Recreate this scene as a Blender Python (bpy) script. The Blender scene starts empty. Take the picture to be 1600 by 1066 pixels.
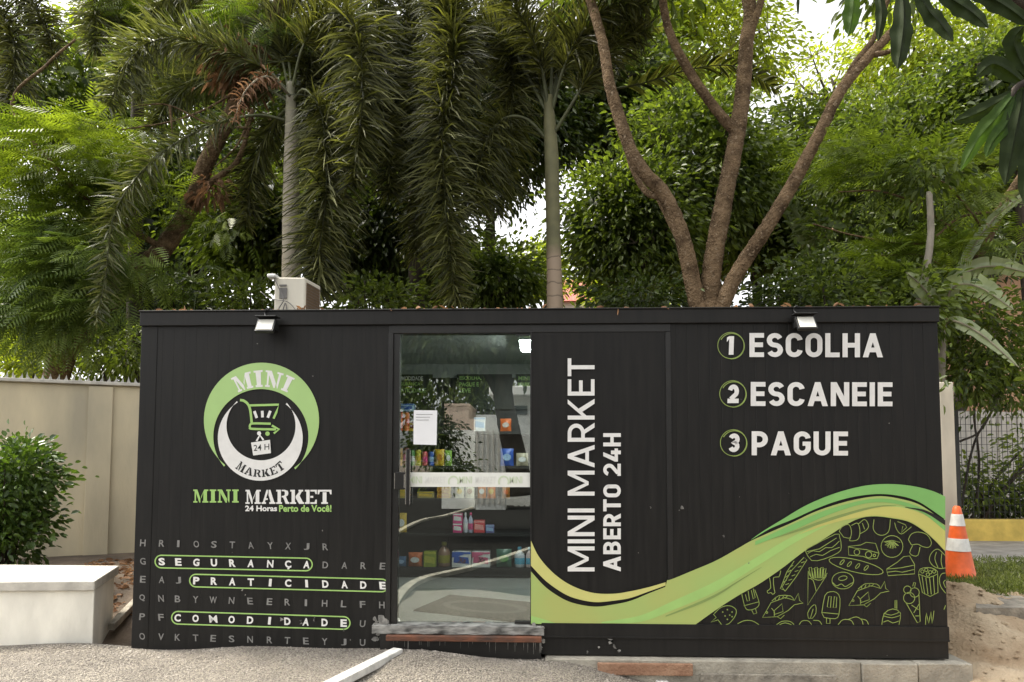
import bpy, bmesh, math, random
import numpy as np
from mathutils import Vector, Matrix, Euler

R = math.radians
SC = bpy.context.scene
COL = SC.collection
random.seed(7)
RNG = np.random.default_rng(11)

# ------------------------------------------------------------------ camera
F = 1030.0
CPY = 658.27                                  # row of the principal point in the 1600 px photograph
CLOC = Vector((0.0208, -4.9797, 1.4562))
YAW, PITCH, ROLL = R(1.930), R(3.1526), R(0.096)
cam = bpy.data.cameras.new('camera')
camo = bpy.data.objects.new('camera', cam)
COL.objects.link(camo)
CROT = Matrix.Rotation(YAW, 3, 'Z') @ Matrix.Rotation(math.pi/2 + PITCH, 3, 'X') @ Matrix.Rotation(ROLL, 3, 'Z')
camo.matrix_world = Matrix.Translation(CLOC) @ CROT.to_4x4()
cam.sensor_width = 36
cam.lens = F/1600*36
cam.shift_y = (CPY-533)/1600
cam.clip_end = 2000
cam.clip_start = 0.05
SC.camera = camo

# ------------------------------------------------------------------ sky, sun, exposure
SUN_EL, SUN_AZ = R(58), R(281)                # azimuth measured from +Y clockwise: veiled sun high on the left, a little behind the kiosk
world = bpy.data.worlds.new("World")
SC.world = world
world.use_nodes = True
wn, wl = world.node_tree.nodes, world.node_tree.links
bg = wn['Background']
sky = wn.new('ShaderNodeTexSky')
sky.sky_type = 'NISHITA'
sky.sun_disc = False
sky.sun_elevation = SUN_EL
sky.sun_rotation = SUN_AZ
sky.air_density = 1.0
sky.dust_density = 4.0
hs = wn.new('ShaderNodeHueSaturation')
hs.inputs['Saturation'].default_value = 0.03
hs.inputs['Value'].default_value = 1.4
wl.new(sky.outputs[0], hs.inputs['Color'])
wl.new(hs.outputs[0], bg.inputs['Color'])
bg.inputs['Strength'].default_value = 0.15
sun = bpy.data.lights.new('sun', 'SUN')
sun.energy = 2.6
sun.angle = R(12)
sun.color = (1.0, 0.91, 0.74)
suno = bpy.data.objects.new('sun', sun)
COL.objects.link(suno)
sdir = Vector((math.sin(SUN_AZ)*math.cos(SUN_EL), math.cos(SUN_AZ)*math.cos(SUN_EL), math.sin(SUN_EL)))
suno.rotation_euler = sdir.to_track_quat('Z', 'Y').to_euler()
suno.location = sdir*40
SC.view_settings.view_transform = 'Standard'
SC.view_settings.look = 'None'
SC.view_settings.gamma = 1
SC.view_settings.use_curve_mapping = False
SC.view_settings.exposure = 1.13
SC.cycles.max_bounces = 7
SC.cycles.transparent_max_bounces = 12
SC.cycles.sample_clamp_indirect = 4

# ------------------------------------------------------------------ photograph -> plane helpers
def ray(u, v):
    return CROT @ Vector(((u-800)/F, -(v-CPY)/F, -1))
def P(u, v, Y=0.0):
    d = ray(u, v); t = (Y-CLOC.y)/d.y
    return CLOC + d*t
def PZ(u, v, Z):
    d = ray(u, v); t = (Z-CLOC.z)/d.z
    return CLOC + d*t
def MR(u, v, D):                              # where a thing stands whose mirror image is seen in the door glass
    p = P(u, v, D); return Vector((p.x, -p.y, p.z))

# ------------------------------------------------------------------ materials
MATS = {}
def nodes_of(m):
    m.use_nodes = True
    return m.node_tree.nodes, m.node_tree.links
def mat(name, col, rough=0.6, var=0.0, scale=6.0, bump=0.0, bscale=None, metal=0.0, col2=None, stretch=None, spec=0.5, detail=5.0):
    """procedural principled: colour mottled by noise, optional bump"""
    m = bpy.data.materials.new(name); n, l = nodes_of(m); b = n['Principled BSDF']
    b.inputs['Roughness'].default_value = rough
    b.inputs['Metallic'].default_value = metal
    b.inputs['Specular IOR Level'].default_value = spec
    tc = n.new('ShaderNodeTexCoord')
    mp = n.new('ShaderNodeMapping')
    if stretch: mp.inputs['Scale'].default_value = stretch
    l.new(tc.outputs['Object'], mp.inputs['Vector'])
    nz = n.new('ShaderNodeTexNoise'); nz.inputs['Scale'].default_value = scale; nz.inputs['Detail'].default_value = detail
    l.new(mp.outputs[0], nz.inputs['Vector'])
    rp = n.new('ShaderNodeValToRGB')
    c2 = col2 if col2 else tuple(max(0, c*(1-var)) for c in col)
    c1 = col if col2 else tuple(min(1, c*(1+var*0.6)) for c in col)
    rp.color_ramp.elements[0].position = 0.3; rp.color_ramp.elements[1].position = 0.7
    rp.color_ramp.elements[0].color = (*c2, 1); rp.color_ramp.elements[1].color = (*c1, 1)
    l.new(nz.outputs['Fac'], rp.inputs['Fac'])
    l.new(rp.outputs[0], b.inputs['Base Color'])
    if bump:
        nb = n.new('ShaderNodeTexNoise'); nb.inputs['Scale'].default_value = bscale or scale*5; nb.inputs['Detail'].default_value = 6
        l.new(mp.outputs[0], nb.inputs['Vector'])
        bp = n.new('ShaderNodeBump'); bp.inputs['Strength'].default_value = bump; bp.inputs['Distance'].default_value = 0.02
        l.new(nb.outputs['Fac'], bp.inputs['Height']); l.new(bp.outputs[0], b.inputs['Normal'])
    MATS[name] = m
    return m

def leafmat(name, dark, light, trans=0.35, tcol=None, rough=0.40, spec=0.38):
    """leaf: each leaf's own hue from the face attribute 'tone', light passes through it"""
    m = bpy.data.materials.new(name); n, l = nodes_of(m); b = n['Principled BSDF']; out = n['Material Output']
    at = n.new('ShaderNodeAttribute'); at.attribute_name = 'tone'
    rp = n.new('ShaderNodeValToRGB')
    rp.color_ramp.elements[0].color = (*dark, 1); rp.color_ramp.elements[1].color = (*light, 1)
    l.new(at.outputs['Fac'], rp.inputs['Fac']); l.new(rp.outputs[0], b.inputs['Base Color'])
    b.inputs['Roughness'].default_value = rough; b.inputs['Specular IOR Level'].default_value = spec
    tr = n.new('ShaderNodeBsdfTranslucent')
    mx = n.new('ShaderNodeMixRGB'); mx.blend_type = 'MULTIPLY'; mx.inputs[0].default_value = 1
    l.new(rp.outputs[0], mx.inputs[1]); mx.inputs[2].default_value = (*(tcol or (1.7, 1.75, 0.6)), 1)
    l.new(mx.outputs[0], tr.inputs['Color'])
    ms = n.new('ShaderNodeMixShader'); ms.inputs[0].default_value = trans
    l.new(b.outputs[0], ms.inputs[1]); l.new(tr.outputs[0], ms.inputs[2]); l.new(ms.outputs[0], out.inputs['Surface'])
    MATS[name] = m
    return m

# ------------------------------------------------------------------ mesh builder
ORG = {}
def tag(o, label=None, cat=None, group=None, kind=None):
    if label: o['label'] = label
    if cat: o['category'] = cat
    if group: o['group'] = group
    if kind: o['kind'] = kind
    return o
def thing(name, loc, label, cat, group=None):
    o = bpy.data.objects.new(name, None); o.empty_display_size = 0.1
    COL.objects.link(o); o.location = loc
    ORG[o.name] = Vector(loc)
    return tag(o, label, cat, group)
def link_mesh(name, me, parent=None, origin=None):
    o = bpy.data.objects.new(name, me); COL.objects.link(o)
    if parent is not None:
        o.parent = parent; ORG[o.name] = ORG[parent.name]
    else:
        o.location = origin; ORG[o.name] = Vector(origin)
    return o

class MB:
    def __init__(s): s.v = []; s.f = []
    def add(s, vs, fs):
        k = len(s.v); s.v += [Vector(x) for x in vs]; s.f += [[i+k for i in q] for q in fs]; return s
    def box(s, a, b, rz=0.0, c=None):
        x0, y0, z0 = a; x1, y1, z1 = b
        vs = [Vector(q) for q in ((x0,y0,z0),(x1,y0,z0),(x1,y1,z0),(x0,y1,z0),(x0,y0,z1),(x1,y0,z1),(x1,y1,z1),(x0,y1,z1))]
        if rz:
            c = Vector(c) if c else Vector(((x0+x1)/2, (y0+y1)/2, 0)); M = Matrix.Rotation(rz, 3, 'Z')
            vs = [c + M @ (q-c) for q in vs]
        return s.add(vs, [(0,3,2,1),(4,5,6,7),(0,1,5,4),(1,2,6,5),(2,3,7,6),(3,0,4,7)])
    def prism(s, poly, h):                    # poly: list of 3D points (convex or not), h: vector
        n = len(poly); h = Vector(h)
        vs = [Vector(p) for p in poly] + [Vector(p)+h for p in poly]
        return s.add(vs, [list(range(n))[::-1], list(range(n, 2*n))] + [(i, (i+1)%n, n+(i+1)%n, n+i) for i in range(n)])
    def ngon(s, poly): return s.add(poly, [list(range(len(poly)))])
    def strip(s, A, B):                       # quads between two point rows
        n = len(A); return s.add(list(A)+list(B), [(i, i+1, n+i+1, n+i) for i in range(n-1)])
    def tube(s, pts, rad, seg=8, cap=True, jit=0.0):
        pts = [Vector(p) for p in pts]; n = len(pts)
        if not hasattr(rad, '__len__'): rad = [rad]*n
        vs = []; ref = None
        for i, p in enumerate(pts):
            t = (pts[min(i+1, n-1)]-pts[max(i-1, 0)]).normalized()
            if ref is None:
                ref = t.orthogonal().normalized()
            ref = (ref - t*ref.dot(t)).normalized(); bn = t.cross(ref)
            for k in range(seg):
                a = 2*math.pi*k/seg; r = rad[i]*(1+random.uniform(-jit, jit))
                vs.append(p + (ref*math.cos(a)+bn*math.sin(a))*r)
        fs = [(i*seg+k, i*seg+(k+1)%seg, (i+1)*seg+(k+1)%seg, (i+1)*seg+k) for i in range(n-1) for k in range(seg)]
        if cap: fs += [list(range(seg))[::-1], list(range((n-1)*seg, n*seg))]
        return s.add(vs, fs)
    def lathe(s, c, prof, seg=20):            # prof: (r, z) rows about the vertical through c
        c = Vector(c); vs = [c+Vector((r*math.cos(2*math.pi*k/seg), r*math.sin(2*math.pi*k/seg), z)) for r, z in prof for k in range(seg)]
        n = len(prof)
        fs = [(i*seg+k, i*seg+(k+1)%seg, (i+1)*seg+(k+1)%seg, (i+1)*seg+k) for i in range(n-1) for k in range(seg)]
        fs += [list(range(seg))[::-1], list(range((n-1)*seg, n*seg))]
        return s.add(vs, fs)
    def ribbon(s, pts, w, nrm, closed=False):  # flat line of width w on a plane with normal nrm
        pts = [Vector(p) for p in pts]; n = len(pts); nrm = Vector(nrm); A = []; B = []
        for i in range(n):
            if closed: t = pts[(i+1)%n]-pts[i-1]
            else: t = pts[min(i+1, n-1)]-pts[max(i-1, 0)]
            if t.length < 1e-9: t = Vector((1, 0, 0))
            sd = nrm.cross(t.normalized())*(w/2)
            A.append(pts[i]+sd); B.append(pts[i]-sd)
        if closed: A.append(A[0]); B.append(B[0])
        return s.strip(A, B)
    def build(s, name, m, parent=None, smooth=False, bevel=0.0, label=None, cat=None, group=None, kind=None, origin=None):
        if parent is not None: o0 = ORG[parent.name]
        elif origin is not None: o0 = Vector(origin)
        else:
            xs = [q.x for q in s.v]; ys = [q.y for q in s.v]; zs = [q.z for q in s.v]
            o0 = Vector(((min(xs)+max(xs))/2, (min(ys)+max(ys))/2, min(zs)))
        me = bpy.data.meshes.new(name)
        me.from_pydata([q-o0 for q in s.v], [], s.f)
        if smooth: me.polygons.foreach_set('use_smooth', [True]*len(me.polygons))
        me.materials.append(m if not isinstance(m, str) else MATS[m])
        o = link_mesh(name, me, parent, o0)
        if bevel:
            md = o.modifiers.new('bevel', 'BEVEL'); md.width = bevel; md.segments = 2; md.limit_method = 'ANGLE'
        return tag(o, label, cat, group, kind)

def np_mesh(name, V, Fq, tone, m, parent=None, origin=None):
    """V (n,3), Fq (k,4) quads, tone (k,)"""
    o0 = np.array(ORG[parent.name]) if parent is not None else np.array(origin if origin is not None else (0, 0, 0))
    me = bpy.data.meshes.new(name); k = len(Fq)
    me.vertices.add(len(V)); me.vertices.foreach_set('co', (V-o0).astype(np.float32).ravel())
    me.loops.add(k*4); me.loops.foreach_set('vertex_index', Fq.astype(np.int32).ravel())
    me.polygons.add(k); me.polygons.foreach_set('loop_start', np.arange(0, k*4, 4, dtype=np.int32))
    me.update(calc_edges=True); me.validate()
    if len(me.polygons) == k:
        at = me.attributes.new('tone', 'FLOAT', 'FACE'); at.data.foreach_set('value', tone.astype(np.float32))
    if name == 'leaf':                        # a single big blade: weld it and shade it smooth
        bm_ = bmesh.new(); bm_.from_mesh(me); bmesh.ops.remove_doubles(bm_, verts=bm_.verts, dist=1e-5)
        for f_ in bm_.faces: f_.smooth = True
        bm_.to_mesh(me); bm_.free()
    me.materials.append(MATS[m] if isinstance(m, str) else m)
    return link_mesh(name, me, parent, tuple(o0))

def cat_arrays(parts):
    V = []; Q = []; T = []; k = 0
    for v, q, t in parts:
        V.append(v); Q.append(q+k); T.append(t); k += len(v)
    return np.concatenate(V), np.concatenate(Q), np.concatenate(T)

def catmull(pts, n=8):
    pts = [Vector(p) for p in pts]; q = [pts[0]*2-pts[1]] + pts + [pts[-1]*2-pts[-2]]; o = []
    for i in range(1, len(q)-2):
        a, b, c, d = q[i-1], q[i], q[i+1], q[i+2]
        for k in range(n):
            t = k/n
            o.append(0.5*((2*b)+(c-a)*t+(2*a-5*b+4*c-d)*t*t+(3*b-a-3*c+d)*t**3))
    o.append(q[-2]); return o
def cat2(pts, n=8): return [(p.x, p.y) for p in catmull([(a, b, 0) for a, b in pts], n)]

# ------------------------------------------------------------------ flat lettering
TXT = {}
def text_flat(s, bold=0.0, sp=1.0):
    """filled outline of a word in Blender's own font, scaled to a unit box -> (verts2d, faces)"""
    key = (s, bold, sp)
    if key in TXT: return TXT[key]
    cu = bpy.data.curves.new('lettering', 'FONT'); cu.body = s; cu.dimensions = '2D'; cu.fill_mode = 'BOTH'
    cu.offset = bold; cu.resolution_u = 3; cu.space_character = sp
    ob = bpy.data.objects.new('lettering', cu); COL.objects.link(ob)
    dg = bpy.context.evaluated_depsgraph_get(); dg.update()
    me = bpy.data.meshes.new_from_object(ob.evaluated_get(dg))
    vs = [(v.co.x, v.co.y) for v in me.vertices]; fs = [list(p.vertices) for p in me.polygons]
    bpy.data.objects.remove(ob); bpy.data.curves.remove(cu); bpy.data.meshes.remove(me)
    x0 = min(a for a, b in vs); x1 = max(a for a, b in vs); y0 = min(b for a, b in vs); y1 = max(b for a, b in vs)
    vs = [((a-x0)/(x1-x0), (b-y0)/(y1-y0)) for a, b in vs]
    TXT[key] = (vs, fs); return TXT[key]
def put_text(mb, s, fn, bold=0.0, sp=1.0):
    vs, fs = text_flat(s, bold, sp); return mb.add([fn(a, b) for a, b in vs], fs)
def quadmap(x0, y0, x1, y1, dy=0.0, Y=0.0, rot=False, shear=0.0):
    """unit box -> pixel box (left, top, right, bottom) on the plane y = Y"""
    if rot: return lambda s, t: P(x1+(x0-x1)*t, y1+(y0-y1)*s, Y)
    return lambda s, t: P(x0+(x1-x0)*s + shear*t, y1+(y0-y1)*t + dy*s, Y)

STEM = [(0,0),(.42,0),(.42,.12),(.34,.12),(.34,1),(0,1),(0,.88),(.1,.88),(.1,.12),(0,.12)]
STENCIL = {
 'I': (.48, [[(0,0),(.48,0),(.48,.12),(.38,.12),(.38,.88),(.48,.88),(.48,1),(0,1),(0,.88),(.1,.88),(.1,.12),(0,.12)]]),
 'M': (1.1, [[(0,0),(.3,0),(.3,.12),(.2,.12),(.2,.74),(.44,0),(.52,0),(.52,.3),(.30,1),(0,1),(0,.88),(.1,.88),(.1,.12),(0,.12)],
             [(.57,.28),(.74,.80),(.74,.12),(.66,.12),(.66,0),(1.1,0),(1.1,.12),(1.0,.12),(1.0,.88),(1.1,.88),(1.1,1),(.80,1),(.57,.45)]]),
 'N': (.96, [[(0,0),(.32,0),(.32,.12),(.21,.12),(.21,.72),(.58,0),(.68,0),(.68,.30),(.32,1),(0,1),(0,.88),(.1,.88),(.1,.12),(0,.12)],
             [(.73,.2),(.83,0),(.86,0),(.86,.88),(.96,.88),(.96,1),(.63,1),(.63,.88),(.73,.88)]]),
 'A': (1.0, [[(0,0),(.32,0),(.32,.12),(.24,.12),(.29,.28),(.45,.28),(.45,.40),(.33,.40),(.46,.8),(.46,1),(.36,1),(.09,.12),(0,.12)],
             [(.51,1),(.64,1),(.92,.12),(1,.12),(1,0),(.56,0),(.56,.12),(.66,.12),(.51,.62)]]),
 'R': (.95, [STEM, [(.39,1),(.62,1),(.84,.92),(.88,.76),(.84,.60),(.70,.52),(.86,.14),(.95,.12),(.95,0),(.68,0),(.50,.46),(.39,.46),(.39,.56),(.54,.58),(.62,.66),(.62,.84),(.54,.90),(.39,.90)]]),
 'K': (1.0, [STEM, [(.39,.55),(.39,.42),(.64,0),(1,0),(1,.12),(.92,.12),(.68,.58),(.84,.88),(.93,.88),(.93,1),(.6,1),(.6,.88),(.66,.88)]]),
 'E': (.86, [[(0,0),(.34,0),(.34,1),(0,1),(0,.88),(.1,.88),(.1,.12),(0,.12)], [(.39,1),(.86,1),(.86,.70),(.76,.70),(.70,.88),(.39,.88)],
             [(.39,.57),(.60,.57),(.60,.43),(.39,.43)], [(.39,0),(.86,0),(.86,.3),(.76,.3),(.70,.12),(.39,.12)]]),
 'T': (1.0, [[(.26,0),(.74,0),(.74,.12),(.64,.12),(.64,.83),(.36,.83),(.36,.12),(.26,.12)], [(0,.68),(.1,.68),(.16,.87),(.84,.87),(.90,.68),(1,.68),(1,1),(0,1)]]),
}
def put_stencil(mb, word, fn, gap=.10):
    """fn maps (0..1 along the word, 0..1 up) to a point"""
    tot = sum(STENCIL[c][0] for c in word) + gap*(len(word)-1); x = 0
    for c in word:
        w, polys = STENCIL[c]
        for pl in polys: mb.ngon([fn((x+a)/tot, b) for a, b in pl])
        x += w+gap
    return mb

def _arc(cx, cy, rx, ry, a0, a1, n=14): return [(cx+rx*math.cos(R(a0+(a1-a0)*i/n)), cy+ry*math.sin(R(a0+(a1-a0)*i/n))) for i in range(n+1)]
def din_glyph(c, s):
    """condensed engineer's capitals drawn as strokes: -> (width, [centre lines], [solid polygons]); cap height 1, stroke s"""
    h = s/2
    if c == ' ': return (.22, [], [])
    if c == 'I': return (s, [[(h, 0), (h, 1)]], [])
    if c in 'EL':
        w = .55; L = [[(h, 0), (h, 1)], [(s, h), (w, h)]]
        if c == 'E': L += [[(s, 1-h), (w, 1-h)], [(s, .51), (w*.93, .51)]]
        return (w, L, [])
    if c == 'T': w = .60; return (w, [[(0, 1-h), (w, 1-h)], [(w/2, 0), (w/2, 1-s)]], [])
    if c == 'H': w = .66; return (w, [[(h, 0), (h, 1)], [(w-h, 0), (w-h, 1)], [(s, .5), (w-s, .5)]], [])
    if c == 'N': w = .69; return (w, [[(h, 0), (h, 1)], [(w-h, 0), (w-h, 1)]], [[(0, 1), (s*1.12, 1), (w, 0), (w-s*1.12, 0)]])
    if c == 'M': w = .84; return (w, [[(h, 0), (h, 1)], [(w-h, 0), (w-h, 1)]], [[(.02, 1), (s*1.12, 1), (w/2+s*.42, .22), (w/2-s*.42, .22)], [(w-.02, 1), (w-s*1.12, 1), (w/2-s*.42, .22), (w/2+s*.42, .22)]])
    if c == 'A': w = .76; return (w, [[(w*.24, .21+h), (w*.76, .21+h)]], [[(0, 0), (s*1.06, 0), (w/2+s*.52, 1), (w/2-s*.52, 1)], [(w, 0), (w-s*1.06, 0), (w/2-s*.52, 1), (w/2+s*.52, 1)]])
    if c == 'K': w = .70; return (w, [[(h, 0), (h, 1)]], [[(s, .30), (s, .30+s*1.35), (w-s*1.22, 1), (w-.02, 1)], [(s+.10, .50), (s+.10+s*.62, .68), (w, 0), (w-s*1.22, 0)]])
    if c in 'PRB':
        w = .61; m = .43 if c != 'B' else .52; r = (1-h-m)/2
        L = [[(h, 0), (h, 1)], [(s, 1-h), (w-h-r, 1-h)]+_arc(w-h-r, 1-h-r, r, r, 90, -90)[1:]+[(s, m)]]
        Q = []
        if c == 'R': Q = [[(w*.38, m), (w*.38+s*1.12, m), (w+.03, 0), (w+.03-s*1.18, 0)]]
        if c == 'B': r = (m-h)/2; L += [[(s, m), (w-h-r+.02, m)]+_arc(w-h-r+.02, h+r, r, r, 90, -90)[1:]+[(s, h)]]
        return (w+(.03 if c != 'P' else 0), L, Q)
    w = .64; r = (w-s)/2
    if c == 'O': o = _arc(w/2, 1-h-r, r, r, 0, 180)+_arc(w/2, h+r, r, r, 180, 360); return (w, [o+[o[0], o[1]]], [])
    if c in 'CG':
        o = _arc(w/2, 1-h-r, r, r, 8, 180)+_arc(w/2, h+r, r, r, 180, 352 if c == 'C' else 360)
        return (w, [o+([] if c == 'C' else [(w-h, .40)])], [] if c == 'C' else [[(w*.52, .40), (w, .40), (w, .40+s*.9), (w*.52, .40+s*.9)]])
    if c == 'U': return (w, [[(h, 1)]+_arc(w/2, h+r, r, r, 180, 360)+[(w-h, 1)]], [])
    q = (1-s)/4; w = .61; rx = (w-s)/2
    if c == 'S': return (w, [_arc(w/2, 1-h-q, rx, q, 22, 270)+_arc(w/2, h+q, rx, q, 90, -158)[1:]], [])
    if c == '3': return (w, [_arc(w/2, 1-h-q, rx, q, 158, -90)+_arc(w/2, h+q, rx, q, 90, -158)[1:]], [])
    if c == '2': return (w, [_arc(w/2, 1-h-.25, rx, .25, 165, -38)+[(s*.75, s*.9)], [(0, h), (w, h)]], [])
    if c == '4': w = .66; return (w, [[(0, .26), (w, .26)], [(w*.70, 0), (w*.70, .56)]], [[(0, .26-h), (0, .26+h*.8), (w*.42, 1), (w*.42+s*1.05, 1), (s*.9, .26-h)]])
    if c == '1': w = .36; return (w, [[(w-h, 0), (w-h, 1)]], [[(0, .68), (0, .68+s*1.05), (w-s, 1), (w-s*.5, 1), (w-s, .86)]])
def put_din(mb, word, fn, s=.17, gap=.105):
    G = [din_glyph(c, s) for c in word]; tot = sum(g[0] for g in G)+gap*(len(G)-1); x = 0; k = 0
    for w, lines, polys in G:
        for ln in lines:
            n = len(ln); A = []; B = []
            for i in range(n):
                d0 = Vector(ln[i])-Vector(ln[max(i-1, 0)]); d1 = Vector(ln[min(i+1, n-1)])-Vector(ln[i])
                if d0.length < 1e-6: d0 = d1
                if d1.length < 1e-6: d1 = d0
                n0 = Vector((-d0.y, d0.x)).normalized(); n1 = Vector((-d1.y, d1.x)).normalized(); mm = (n0+n1)
                if mm.length < 1e-6: mm = n0
                mm.normalize(); mm *= (s/2)/max(.7, mm.dot(n0)); p = Vector(ln[i]); A.append(p+mm); B.append(p-mm)
            off = Vector((0, -.00025*(k % 4), 0)); k += 1
            mb.strip([fn((x+p.x)/tot, p.y)+off for p in A], [fn((x+p.x)/tot, p.y)+off for p in B])
        for pl in polys:
            off = Vector((0, -.00025*(k % 4), 0)); k += 1
            mb.ngon([fn((x+a)/tot, b_)+off for a, b_ in pl])
        x += w+gap
    return mb

# ------------------------------------------------------------------ materials of the place
def panel_mat(name, base, rough, streak=0.5):
    m = bpy.data.materials.new(name); n, l = nodes_of(m); b = n['Principled BSDF']
    b.inputs['Specular IOR Level'].default_value = .32
    tc = n.new('ShaderNodeTexCoord'); mp = n.new('ShaderNodeMapping'); mp.inputs['Scale'].default_value = (9, 9, 0.7)
    l.new(tc.outputs['Object'], mp.inputs['Vector'])
    nz = n.new('ShaderNodeTexNoise'); nz.inputs['Scale'].default_value = 3; nz.inputs['Detail'].default_value = 7
    l.new(mp.outputs[0], nz.inputs['Vector'])
    rp = n.new('ShaderNodeValToRGB'); e = rp.color_ramp.elements
    e[0].position = .3; e[1].position = .78
    e[0].color = (*[c*(1-streak*.4) for c in base], 1); e[1].color = (*[c*(1+streak) for c in base], 1)
    l.new(nz.outputs['Fac'], rp.inputs['Fac'])
    vo = n.new('ShaderNodeTexVoronoi'); vo.inputs['Scale'].default_value = 5.5; l.new(tc.outputs['Object'], vo.inputs['Vector'])
    n2 = n.new('ShaderNodeTexNoise'); n2.inputs['Scale'].default_value = 90; n2.inputs['Detail'].default_value = 2; l.new(tc.outputs['Object'], n2.inputs['Vector'])
    ad = n.new('ShaderNodeMath'); ad.operation = 'MULTIPLY_ADD'; ad.inputs[1].default_value = .035; l.new(n2.outputs['Fac'], ad.inputs[0]); l.new(vo.outputs['Distance'], ad.inputs[2])
    lt = n.new('ShaderNodeMath'); lt.operation = 'LESS_THAN'; lt.inputs[1].default_value = .034; l.new(ad.outputs[0], lt.inputs[0])
    mx = n.new('ShaderNodeMixRGB'); l.new(lt.outputs[0], mx.inputs[0]); l.new(rp.outputs[0], mx.inputs[1]); mx.inputs[2].default_value = (.22, .21, .19, 1)
    l.new(mx.outputs[0], b.inputs['Base Color'])
    r2 = n.new('ShaderNodeMapRange'); r2.inputs['To Min'].default_value = rough-.1; r2.inputs['To Max'].default_value = rough+.15
    l.new(nz.outputs['Fac'], r2.inputs['Value']); l.new(r2.outputs[0], b.inputs['Roughness'])
    bp = n.new('ShaderNodeBump'); bp.inputs['Strength'].default_value = .12; bp.inputs['Distance'].default_value = .01
    n3 = n.new('ShaderNodeTexNoise'); n3.inputs['Scale'].default_value = 2.2; l.new(tc.outputs['Object'], n3.inputs['Vector'])
    l.new(n3.outputs['Fac'], bp.inputs['Height']); l.new(bp.outputs[0], b.inputs['Normal'])
    MATS[name] = m; return m
panel_mat('black_panel', (.0076, .0069, .0060), .55, .9)
panel_mat('black_rail', (.0100, .0092, .0082), .55, .7)
mat('black_trim', (.012, .011, .010), .45, .3, 8)
mat('print_white', (.80, .785, .755), .5, .06, 20)
mat('print_grey', (.23, .225, .215), .5, .25, 30)
mat('print_green', (.36, .58, .17), .5, .06, 6)
mat('print_ring', (.40, .60, .22), .5, .05, 6)
mat('print_lime', (.43, .47, .14), .5, .12, 2.2, col2=(.36, .50, .15))
mat('print_pale', (.62, .60, .20), .5, .06, 3)
mat('print_leaf', (.22, .50, .14), .5, .12, 2)
mat('print_moss', (.24, .33, .10), .5, .12, 2)
mat('print_yellow', (.54, .53, .15), .5, .06, 3)
mat('doodle_line', (.26, .35, .085), .5, .25, 9)
mat('scraped_plaster', (.26, .25, .23), .85, .7, 22, .5, 60)
mat('sill_plaster', (.40, .39, .36), .85, .75, 16, .3, 60, col2=(.035, .035, .032), stretch=(.6, 1, 2), detail=10)
mat('rust_bar', (.20, .075, .038), .8, .7, 9, .3, stretch=(1, 1, 3), col2=(.06, .035, .025))
mat('inside_wall', (.44, .46, .44), .6, .12, 3)
mat('inside_floor', (.33, .33, .31), .35, .12, 5)
mat('inside_ceiling', (.52, .55, .53), .5, .1, 3)
mat('shelf_black', (.016, .016, .016), .5, .3, 9)
mat('chrome', (.7, .7, .7), .2, .1, 5, metal=1)
mat('frost_band', (.80, .80, .74), .6, .04, 8)
mat('band_green', (.62, .70, .50), .6, .05, 8)
mat('band_white', (.74, .74, .69), .6, .02, 8)
mat('paper', (.85, .85, .86), .7, .03, 8)
mat('ink', (.33, .33, .34), .7, .1, 8)
mat('mat_dark', (.025, .026, .020), .95, .4, 60, .4, 200)
mat('mat_emblem', (.085, .085, .07), .95, .5, 70, .4, 200)
mat('lamp_body', (.013, .013, .013), .4, .2, 9)
mat('lamp_lens', (.78, .76, .68), .25, .08, 9)

gm = bpy.data.materials.new('door_glass'); gn, gl = nodes_of(gm)
for nd in list(gn):
    if nd.type == 'BSDF_PRINCIPLED': gn.remove(nd)
gt = gn.new('ShaderNodeBsdfTransparent'); gt.inputs['Color'].default_value = (.86, .90, .87, 1)
gg = gn.new('ShaderNodeBsdfGlossy'); gg.inputs['Roughness'].default_value = 0.004; gg.inputs['Color'].default_value = (.95, .97, .95, 1)
gw = gn.new('ShaderNodeLayerWeight'); gw.inputs['Blend'].default_value = .25
gr_ = gn.new('ShaderNodeMapRange'); gr_.inputs['To Min'].default_value = .18; gr_.inputs['To Max'].default_value = .9
gx = gn.new('ShaderNodeMixShader')
gl.new(gw.outputs['Fresnel'], gr_.inputs['Value']); gl.new(gr_.outputs[0], gx.inputs[0])
gl.new(gt.outputs[0], gx.inputs[1]); gl.new(gg.outputs[0], gx.inputs[2]); gl.new(gx.outputs[0], gn['Material Output'].inputs['Surface'])
MATS['door_glass'] = gm
em = bpy.data.materials.new('led_tube'); en, el = nodes_of(em)
en['Principled BSDF'].inputs['Emission Color'].default_value = (.95, 1, .98, 1); en['Principled BSDF'].inputs['Emission Strength'].default_value = 110
MATS['led_tube'] = em

# ------------------------------------------------------------------ the container kiosk
W2, DEP, TOP = 3.03, 2.44, 2.59
kiosk = thing('market_kiosk', (0, 1.22, 0), 'long black container kiosk with green wave print, white lettering and a glass door', 'kiosk')
def X(u, v=750, Y=0.0): return P(u, v, Y).x
def Z(v, u=800, Y=0.0): return P(u, v, Y).z
xj0, xg0, xg1, xp1, xs1 = X(605), X(622), X(828.5), X(1042), X(1050)
zsill, zhead = Z(974.5, 725), Z(520.5, 725)
zfas = Z(507, 800); zband = Z(976, 1160)

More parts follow.
